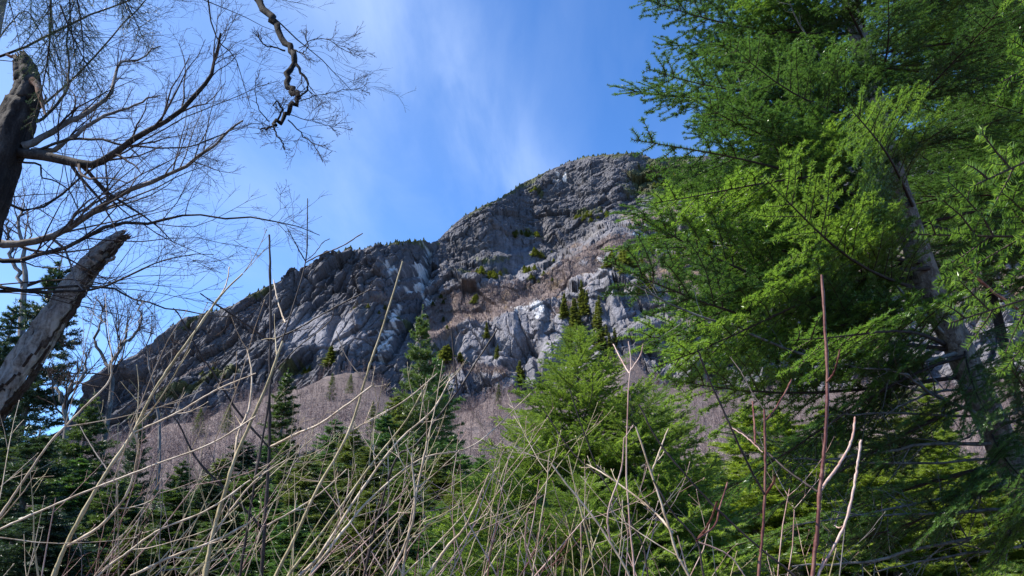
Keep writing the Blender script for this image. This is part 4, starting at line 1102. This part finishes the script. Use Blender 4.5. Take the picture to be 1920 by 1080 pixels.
# ------------------------------------------------------------------ shrubs and saplings in front
def stem_mesh(P, R, mat, parent, name, rng, sides=6, twn=5, buds=True, twl=(.10, .28), tr=.55, twmat=None, single=False):
    """stem with opposite side twigs at its nodes, and a bud on each tip"""
    K = len(P)
    for nd in np.linspace(.12, .95, 9) + rng.uniform(-.03, .03, 9):
        R = R * (1 + .30 * np.exp(-((np.linspace(0, 1, K) - nd) * K / .9) ** 2))
    mb = MB(); tubes(mb, P[None], R[None], sides, 0, rough=.05, rng=rng)
    seg = np.linalg.norm(np.diff(P, axis=0), axis=1).sum()
    o = mb.build(name, mat, parent)
    tips = []
    if twn:
        tw = MB(); lst = []; rl = []
        for t_ in np.linspace(.3, .97, twn) + rng.uniform(-.04, .04, twn):
            x = t_ * (K - 1); i = min(int(x), K - 2); s = P[i] + (P[i + 1] - P[i]) * (x - i); T = P[i + 1] - P[i]; T /= np.linalg.norm(T)
            rv = rng.standard_normal(3); rv[1] *= .5; rv -= rv.dot(T) * T; rv /= np.linalg.norm(rv)
            for sg in (-1, 1):
                if rng.random() < .3: continue
                a_ = RAD(rng.uniform(30, 55)); d = T * math.cos(a_) + rv * sg * math.sin(a_)
                l = seg * rng.uniform(*twl) * (1.2 - .6 * t_); p = [s]
                for q in range(6):
                    d = d + np.array([0, 0, .07]) + .05 * rng.standard_normal(3); d /= np.linalg.norm(d); p.append(p[-1] + d * l / 6)
                lst.append(p); rl.append(np.linspace(max(R[i] * tr, .0015), .0011, 7)); tips.append((p[-1], d))
        if lst:
            lst = np.array(lst); rl = np.array(rl)
            if not single: tubes(tw, lst, rl, 5)
            c, r = grow(lst, rl, 2, rng, (28, 50), (.25, .55), 4, .3, (0, 0, .15), .08, rr=.75, rmin=.0012, taper=.7)
            if single:
                for q in range(len(lst)):
                    t1 = MB(); tubes(t1, lst[q:q + 1], rl[q:q + 1], 5); tubes(t1, c[2 * q:2 * q + 2], r[2 * q:2 * q + 2], 3)
                    p_, d_ = tips[q]
                    tubes(t1, np.array([[p_ - d_ * .002, p_ + d_ * .004, p_ + d_ * .010]]), np.array([[.0012, .0024, .0003]]), 5)
                    t1.build('twig', twmat or mat, o)
                return o
            tubes(tw, c, r, 3)
            for k in range(0, len(c), 2): tips.append((c[k, -1], nrm(c[k, -1] - c[k, -2])))
        if buds and tips:
            for (p, d) in tips:
                tubes(tw, np.array([[p - d * .002, p + d * .004, p + d * .010]]), np.array([[.0012, .0024, .0003]]), 5)
        if tw.n: tw.build('twigs', twmat or mat, o)
    return o
rgs = np.random.default_rng(99)
def sapling(name, label, stems, Y, cat='shrub', twn=5, seed=0, ground=True):
    """stems: list of (points, base radius px, tip radius px, material)"""
    rng = np.random.default_rng(900 + seed)
    x0, y0 = stems[0][0][-1] if stems[0][0][0][1] < stems[0][0][-1][1] else stems[0][0][0]
    o = at(x0, y0, Y); o[2] = 0
    e = empty(name, o); tag(e, label, cat)
    for i, st in enumerate(stems):
        pts, rb, rt_, mat = st[:4]; tn = st[4] if len(st) > 4 else twn
        if pts[0][1] < pts[-1][1] and i == 0: pts = pts[::-1]
        ys = Y + (0 if i == 0 else 1) * np.linspace(0, rng.uniform(-.3, .3), len(pts))
        P = [at(x, y, yy) for (x, y), yy in zip(pts, ys)]
        if i == 0 and ground:
            dn = P[0] - P[1]; dn = dn / np.linalg.norm(dn); dn[2] = min(dn[2], -.35)
            dist = max(P[0][2] + .05, .05) / -dn[2]; nn_ = max(int(dist / .35), 1)
            P = [P[0] + dn * dist * (nn_ - q_) / nn_ * np.array([.8, .8, 1]) for q_ in range(nn_)] + P
        P = resample(np.array(P) - o, max(16, 7 * len(P)), rng, .0006)
        K = len(P); R = np.linspace(.80 * rb * Y / F / 2, rt_ * Y / F / 2, K)
        stem_mesh(P, R, mat, e, 'stem' if i == 0 else 'branch', rng, twn=tn, twmat=M_twig if mat is M_darkstem else None, single=True)
    return e
sapling('sapling', 'straight near-black sapling with paired side branches left of centre', [
    ([(505, 440), (507, 540), (507, 640), (505, 740), (505, 838), (496, 990), (490, 1080)], 11, 4, M_darkstem, 0),
    ([(507, 640), (450, 600), (412, 575), (375, 550)], 4, 2, M_darkstem, 0), ([(507, 640), (560, 615), (630, 575), (700, 540)], 3.5, 2, M_darkstem, 2),
    ([(503, 838), (445, 770), (400, 700), (373, 660), (338, 594), (325, 578)], 5, 2, M_darkstem, 1), ([(505, 838), (560, 812), (607, 790), (700, 722)], 5, 3, M_cream, 2),
    ([(492, 990), (440, 935), (370, 862), (335, 795), (297, 750)], 6, 2, M_darkstem, 2), ([(492, 990), (560, 952), (600, 925), (650, 880)], 4, 2, M_cream, 2)], 3.2, 'sapling', seed=1)
sapling('sapling', 'thin dark sapling forking high beside the straight near-black one', [
    ([(577, 372), (576, 420), (573, 490), (548, 580), (525, 650), (510, 700), (500, 780), (478, 900), (450, 1080)], 7, 2, M_darkstem, 0),
    ([(574, 492), (600, 478), (640, 462), (680, 437)], 3, 2, M_darkstem, 0), ([(573, 490), (560, 468), (548, 445), (540, 430)], 3, 1.5, M_darkstem, 0), ([(574, 488), (590, 475), (605, 455), (618, 448)], 2, 1.5, M_darkstem, 0),
    ([(535, 605), (529, 590), (520, 560), (513, 525)], 4, 2.5, M_cream, 0), ([(510, 700), (560, 650), (620, 600), (625, 560)], 2.5, 1.5, M_darkstem, 1)], 3.1, 'sapling', seed=2)
sapling('sapling', 'tall olive sapling curving right across the left foot of the cliff', [
    ([(101, 1080), (124, 1022), (167, 940), (202, 882), (249, 812), (288, 734), (338, 660), (393, 583), (412, 556), (455, 513)], 12, 3, M_olive, 3),
    ([(124, 1025), (187, 987), (237, 928), (257, 862), (257, 827), (240, 790)], 6, 3, M_cream, 3), ([(249, 812), (334, 773), (408, 730), (480, 700)], 4, 2, M_cream, 3), ([(393, 583), (410, 560), (425, 530), (430, 500)], 3, 2, M_cream, 0),
    ([(202, 882), (180, 850), (150, 800)], 4, 2, M_darkstem, 2)], 2.9, 'sapling', seed=3)
sapling('sapling', 'thick olive sapling leaning right just left of the straight near-black one', [
    ([(385, 1080), (397, 1010), (420, 928), (440, 862), (470, 792), (502, 718), (530, 640)], 14, 4, M_olive, 2), ([(440, 862), (447, 812), (467, 765), (472, 700), (463, 652)], 5, 3, M_cream, 1),
    ([(397, 1010), (430, 960), (480, 900), (540, 860)], 5, 2, M_cream, 3)], 3.0, 'sapling', seed=4)
sapling('shrub', 'pale tan shrub stem rising from the left edge to a bare tip', [([(-30, 1010), (0, 967), (50, 893), (93, 831), (148, 773), (202, 718), (210, 680)], 7, 3, M_cream, 4)], 2.8, seed=5)
sapling('shrub', 'long pale stem slanting low from the left edge towards the right', [([(-60, 1020), (0, 992), (90, 952), (183, 913), (300, 868), (400, 830), (480, 780)], 7, 3, M_cream, 5)], 2.7, seed=6)
sapling('shrub', 'pale stems sweeping up right from the bottom left corner', [([(183, 1080), (240, 1035), (299, 994), (389, 956), (470, 900)], 6, 3, M_cream, 4), ([(245, 1080), (338, 1037), (393, 1018), (470, 980)], 6, 3, M_cream, 3)], 2.9, seed=7)
sapling('sapling', 'dark olive sapling crossing the purple woods and reaching up over the cliff', [([(517, 1080), (552, 1010), (595, 917), (653, 812), (684, 714), (700, 664), (722, 600), (755, 490)], 10, 3, M_olive, 2),
    ([(653, 812), (690, 790), (760, 750), (820, 700)], 4, 2, M_cream, 2), ([(684, 714), (650, 670), (630, 620)], 3, 1.5, M_darkstem, 0)], 3.3, 'sapling', seed=8)
sapling('shrub', 'tan shrub with long parallel stems leaning right left of the dark forked sapling', [([(540, 1080), (607, 994), (700, 866), (760, 790), (800, 720)], 8, 3, M_olive, 4), ([(560, 1080), (600, 1040), (667, 935), (744, 830), (810, 770), (850, 700)], 7, 3, M_cream, 4),
    ([(580, 1080), (640, 1000), (700, 930), (790, 860), (889, 834), (995, 738)], 6, 2, M_cream, 4)], 3.1, seed=9)
sapling('sapling', 'dark forked sapling standing against the woods right of the spruce spire', [([(687, 1060), (715, 945), (744, 858), (783, 830), (858, 733), (895, 675), (932, 618)], 7, 3, M_darkstem, 2), ([(858, 733), (853, 690), (846, 613)], 4, 2.5, M_darkstem, 0)], 3.4, 'sapling', seed=10)
sapling('shrub', 'cream shrub with upright stems in front of the dark conifer belt', [([(755, 1080), (759, 1041), (778, 935), (797, 849), (802, 820)], 8, 4, M_cream, 4), ([(730, 1080), (764, 1008), (778, 945), (771, 849)], 6, 3, M_cream, 3), ([(800, 1080), (841, 1022), (874, 984), (918, 887)], 6, 2, M_cream, 3)], 2.9, seed=11)
sapling('shrub', 'cream forked shrub in front of the right flank of the young fir', [([(1290, 1080), (1270, 1040), (1245, 960), (1221, 887), (1192, 800)], 8, 3, M_cream, 3), ([(1221, 887), (1235, 850), (1253, 803)], 4, 2, M_cream, 1), ([(1262, 1000), (1222, 955), (1150, 900), (1100, 870)], 5, 2, M_cream, 3)], 2.7, seed=12)
sapling('shrub', 'tan shrub arching left in front of the young fir', [([(1180, 1080), (1144, 1017), (1105, 960), (1060, 905), (1033, 868)], 7, 3, M_cream, 3), ([(1144, 1017), (1140, 960), (1165, 880), (1170, 820)], 4, 2, M_palered, 2)], 2.8, seed=13)
sapling('shrub', 'slender pale stems standing before the left side of the young fir', [([(998, 1080), (1005, 1040), (1015, 970), (1024, 916), (1030, 850)], 4, 2, M_cream, 2), ([(1000, 1075), (985, 1020), (990, 960)], 3, 2, M_palered, 2)], 2.7, seed=14)
sapling('sapling', 'dark thin sapling leaning left across the young fir', [([(1215, 1080), (1200, 1010), (1130, 897), (1095, 810), (1067, 728)], 5, 2, M_darkstem, 1), ([(1130, 897), (1075, 850), (1020, 770)], 3, 2, M_darkstem, 0)], 3.0, 'sapling', seed=15)
sapling('sapling', 'dark red upright sapling with an upturned right fork in front of the big fir', [([(1541, 515), (1546, 600), (1551, 700), (1549, 800), (1542, 880), (1537, 922), (1532, 1000), (1524, 1080)], 11, 5, M_red, 0),
    ([(1537, 922), (1575, 868), (1597, 825), (1603, 783)], 6, 4, M_palered, 0), ([(1534, 922), (1480, 885), (1440, 850), (1383, 803)], 5, 3, M_darkstem, 0), ([(1549, 718), (1565, 695), (1575, 655)], 4, 2.5, M_red, 0)], 2.2, 'sapling', seed=16)
sapling('sapling', 'pale red curved sapling rising beside the dark red upright one', [([(1615, 825), (1608, 870), (1600, 920), (1583, 985), (1555, 1040), (1532, 1085)], 7, 4, M_palered, 0), ([(1583, 985), (1574, 990), (1565, 985)], 3, 2, M_palered, 0)], 2.2, 'sapling', seed=17)
sapling('sapling', 'red sapling with a dark branch running up left in front of the fir boughs', [([(1433, 768), (1435, 850), (1434, 928), (1429, 1010), (1423, 1080)], 7, 4, M_red, 0), ([(1434, 789), (1455, 765), (1485, 712)], 4, 3, M_red, 0), ([(1433, 768), (1410, 735), (1391, 700), (1370, 670)], 3.5, 2, M_darkstem, 0),
    ([(1434, 928), (1405, 875), (1372, 805), (1325, 700), (1308, 655)], 5, 3, M_darkstem, 0), ([(1435, 928), (1450, 905), (1453, 892)], 5, 3, M_red, 0), ([(1416, 832), (1414, 790), (1411, 753)], 4, 3, M_red, 0), ([(1430, 848), (1400, 820), (1372, 802)], 3, 2, M_palered, 0)], 2.3, 'sapling', seed=18)
sapling('sapling', 'black stem running diagonally from the bottom up left before the fir boughs', [([(1495, 1085), (1430, 1032), (1340, 950), (1280, 885), (1230, 820), (1198, 758)], 7, 3, M_darkstem, 0), ([(1306, 1012), (1340, 985), (1350, 950), (1364, 905)], 4, 3, M_red, 0)], 2.4, 'sapling', seed=19)
sapling('shrub', 'dark forked stem at the bottom between the young fir and the red saplings', [([(1320, 1085), (1306, 1015), (1260, 960), (1225, 900)], 5, 3, M_darkstem, 0), ([(1306, 1015), (1330, 980), (1345, 940)], 4, 3, M_red, 0), ([(1306, 1015), (1365, 1040), (1400, 1085)], 3, 2, M_palered, 0)], 2.5, seed=20)
sapling('shrub', 'thin red twigs pointing up before the woods right of the young fir', [([(1190, 1085), (1175, 900), (1178, 740), (1183, 680), (1178, 640)], 5, 2, M_palered, 0), ([(1180, 700), (1165, 675), (1150, 645)], 3, 2, M_palered, 0), ([(1182, 695), (1200, 668), (1206, 645)], 3, 2, M_palered, 0)], 2.9, seed=21)
e = sapling('shrub', 'stout red twig poking in from the right edge below the fir sprays', [([(2300, 1000), (2100, 760), (1980, 640), (1920, 588), (1860, 545), (1797, 487)], 9, 5, M_red, 1)], 2.0, seed=22)

# thickets: clumps of many stems
def clump(px, Y, n, seed, label, group, lean=(.35, .15), hpx=(650, 900), mats=(M_cream, M_olive, M_palered), name='shrub'):
    rng = np.random.default_rng(seed)
    o = at(px, 1080, Y); o[2] = 0
    e = empty(name, o); tag(e, label, 'shrub', group)
    for i in range(max(2, int(n * (.45 if px < 480 else .32)))):
        zt = float(at(px, rng.uniform(*hpx), Y)[2]); dx = rng.normal(lean[0], lean[1]) * zt; dy = rng.normal(0, .12) * zt
        b0 = np.array([rng.normal(0, .10), rng.normal(0, .10), -.05])
        P = np.array([b0, b0 + np.array([dx * .25, dy * .2, zt * .33]), b0 + np.array([dx * .6, dy * .6, zt * .68]), b0 + np.array([dx, dy, zt])])
        P = resample(P, 12, rng, .005)
        r = rng.uniform(.0026, .0058)
        stem_mesh(P, np.linspace(r, .0018, 12), mats[rng.integers(len(mats))], e, 'stem', rng, sides=5, twn=4, twl=(.12, .35))
for i, (px, Y, n, ln_, hp) in enumerate([(-120, 3.4, 8, (.75, .2), (820, 960)), (-20, 4.2, 8, (.6, .2), (800, 950)), (70, 3.6, 8, (.5, .2), (860, 980)), (170, 4.5, 8, (.45, .2), (800, 950)), (260, 3.8, 7, (.45, .2), (800, 960)), (350, 4.6, 8, (.4, .2), (780, 940)),
        (450, 4.0, 7, (.35, .2), (820, 960)), (550, 4.6, 8, (.35, .2), (760, 930)), (630, 3.7, 8, (.35, .2), (780, 930)), (700, 4.4, 8, (.3, .2), (760, 900)), (770, 3.8, 8, (.2, .2), (780, 930)), (830, 4.6, 7, (.15, .25), (800, 950)),
        (930, 4.2, 5, (.1, .25), (860, 980)), (1030, 3.8, 5, (0, .3), (860, 980)), (1120, 4.2, 6, (0, .3), (820, 960)), (1220, 3.6, 6, (-.1, .3), (830, 960)), (1300, 4.2, 6, (0, .3), (840, 980)), (1390, 3.8, 4, (0, .25), (880, 1000)), (1880, 4.8, 6, (-.4, .2), (900, 1000))]):
    mats = (M_cream, M_olive, M_palered, M_olive) if px < 950 else (M_olive, M_red, M_palered, M_palered)
    wh_ = 'in front of the left edge conifers' if px < 180 else 'before the dark conifers left of the near-black sapling' if px < 500 else 'between the near-black sapling and the spire' if px < 800 else 'in front of the bright young firs' if px < 1260 else 'in front of the big fir'
    clump(px + 40, Y - .5, max(2, n // 3), 1300 + i, 'low thin brown shrub at the bottom ' + wh_, 'low brown shrubs of the thicket', ln_, (930, 1030), (M_twig_grey, M_olive, M_palered, M_red))
    clump(px, Y, n, 1200 + i, 'bare tan shrub of the tangled thicket ' + wh_, 'tangled thicket shrubs', ln_, hp, mats)
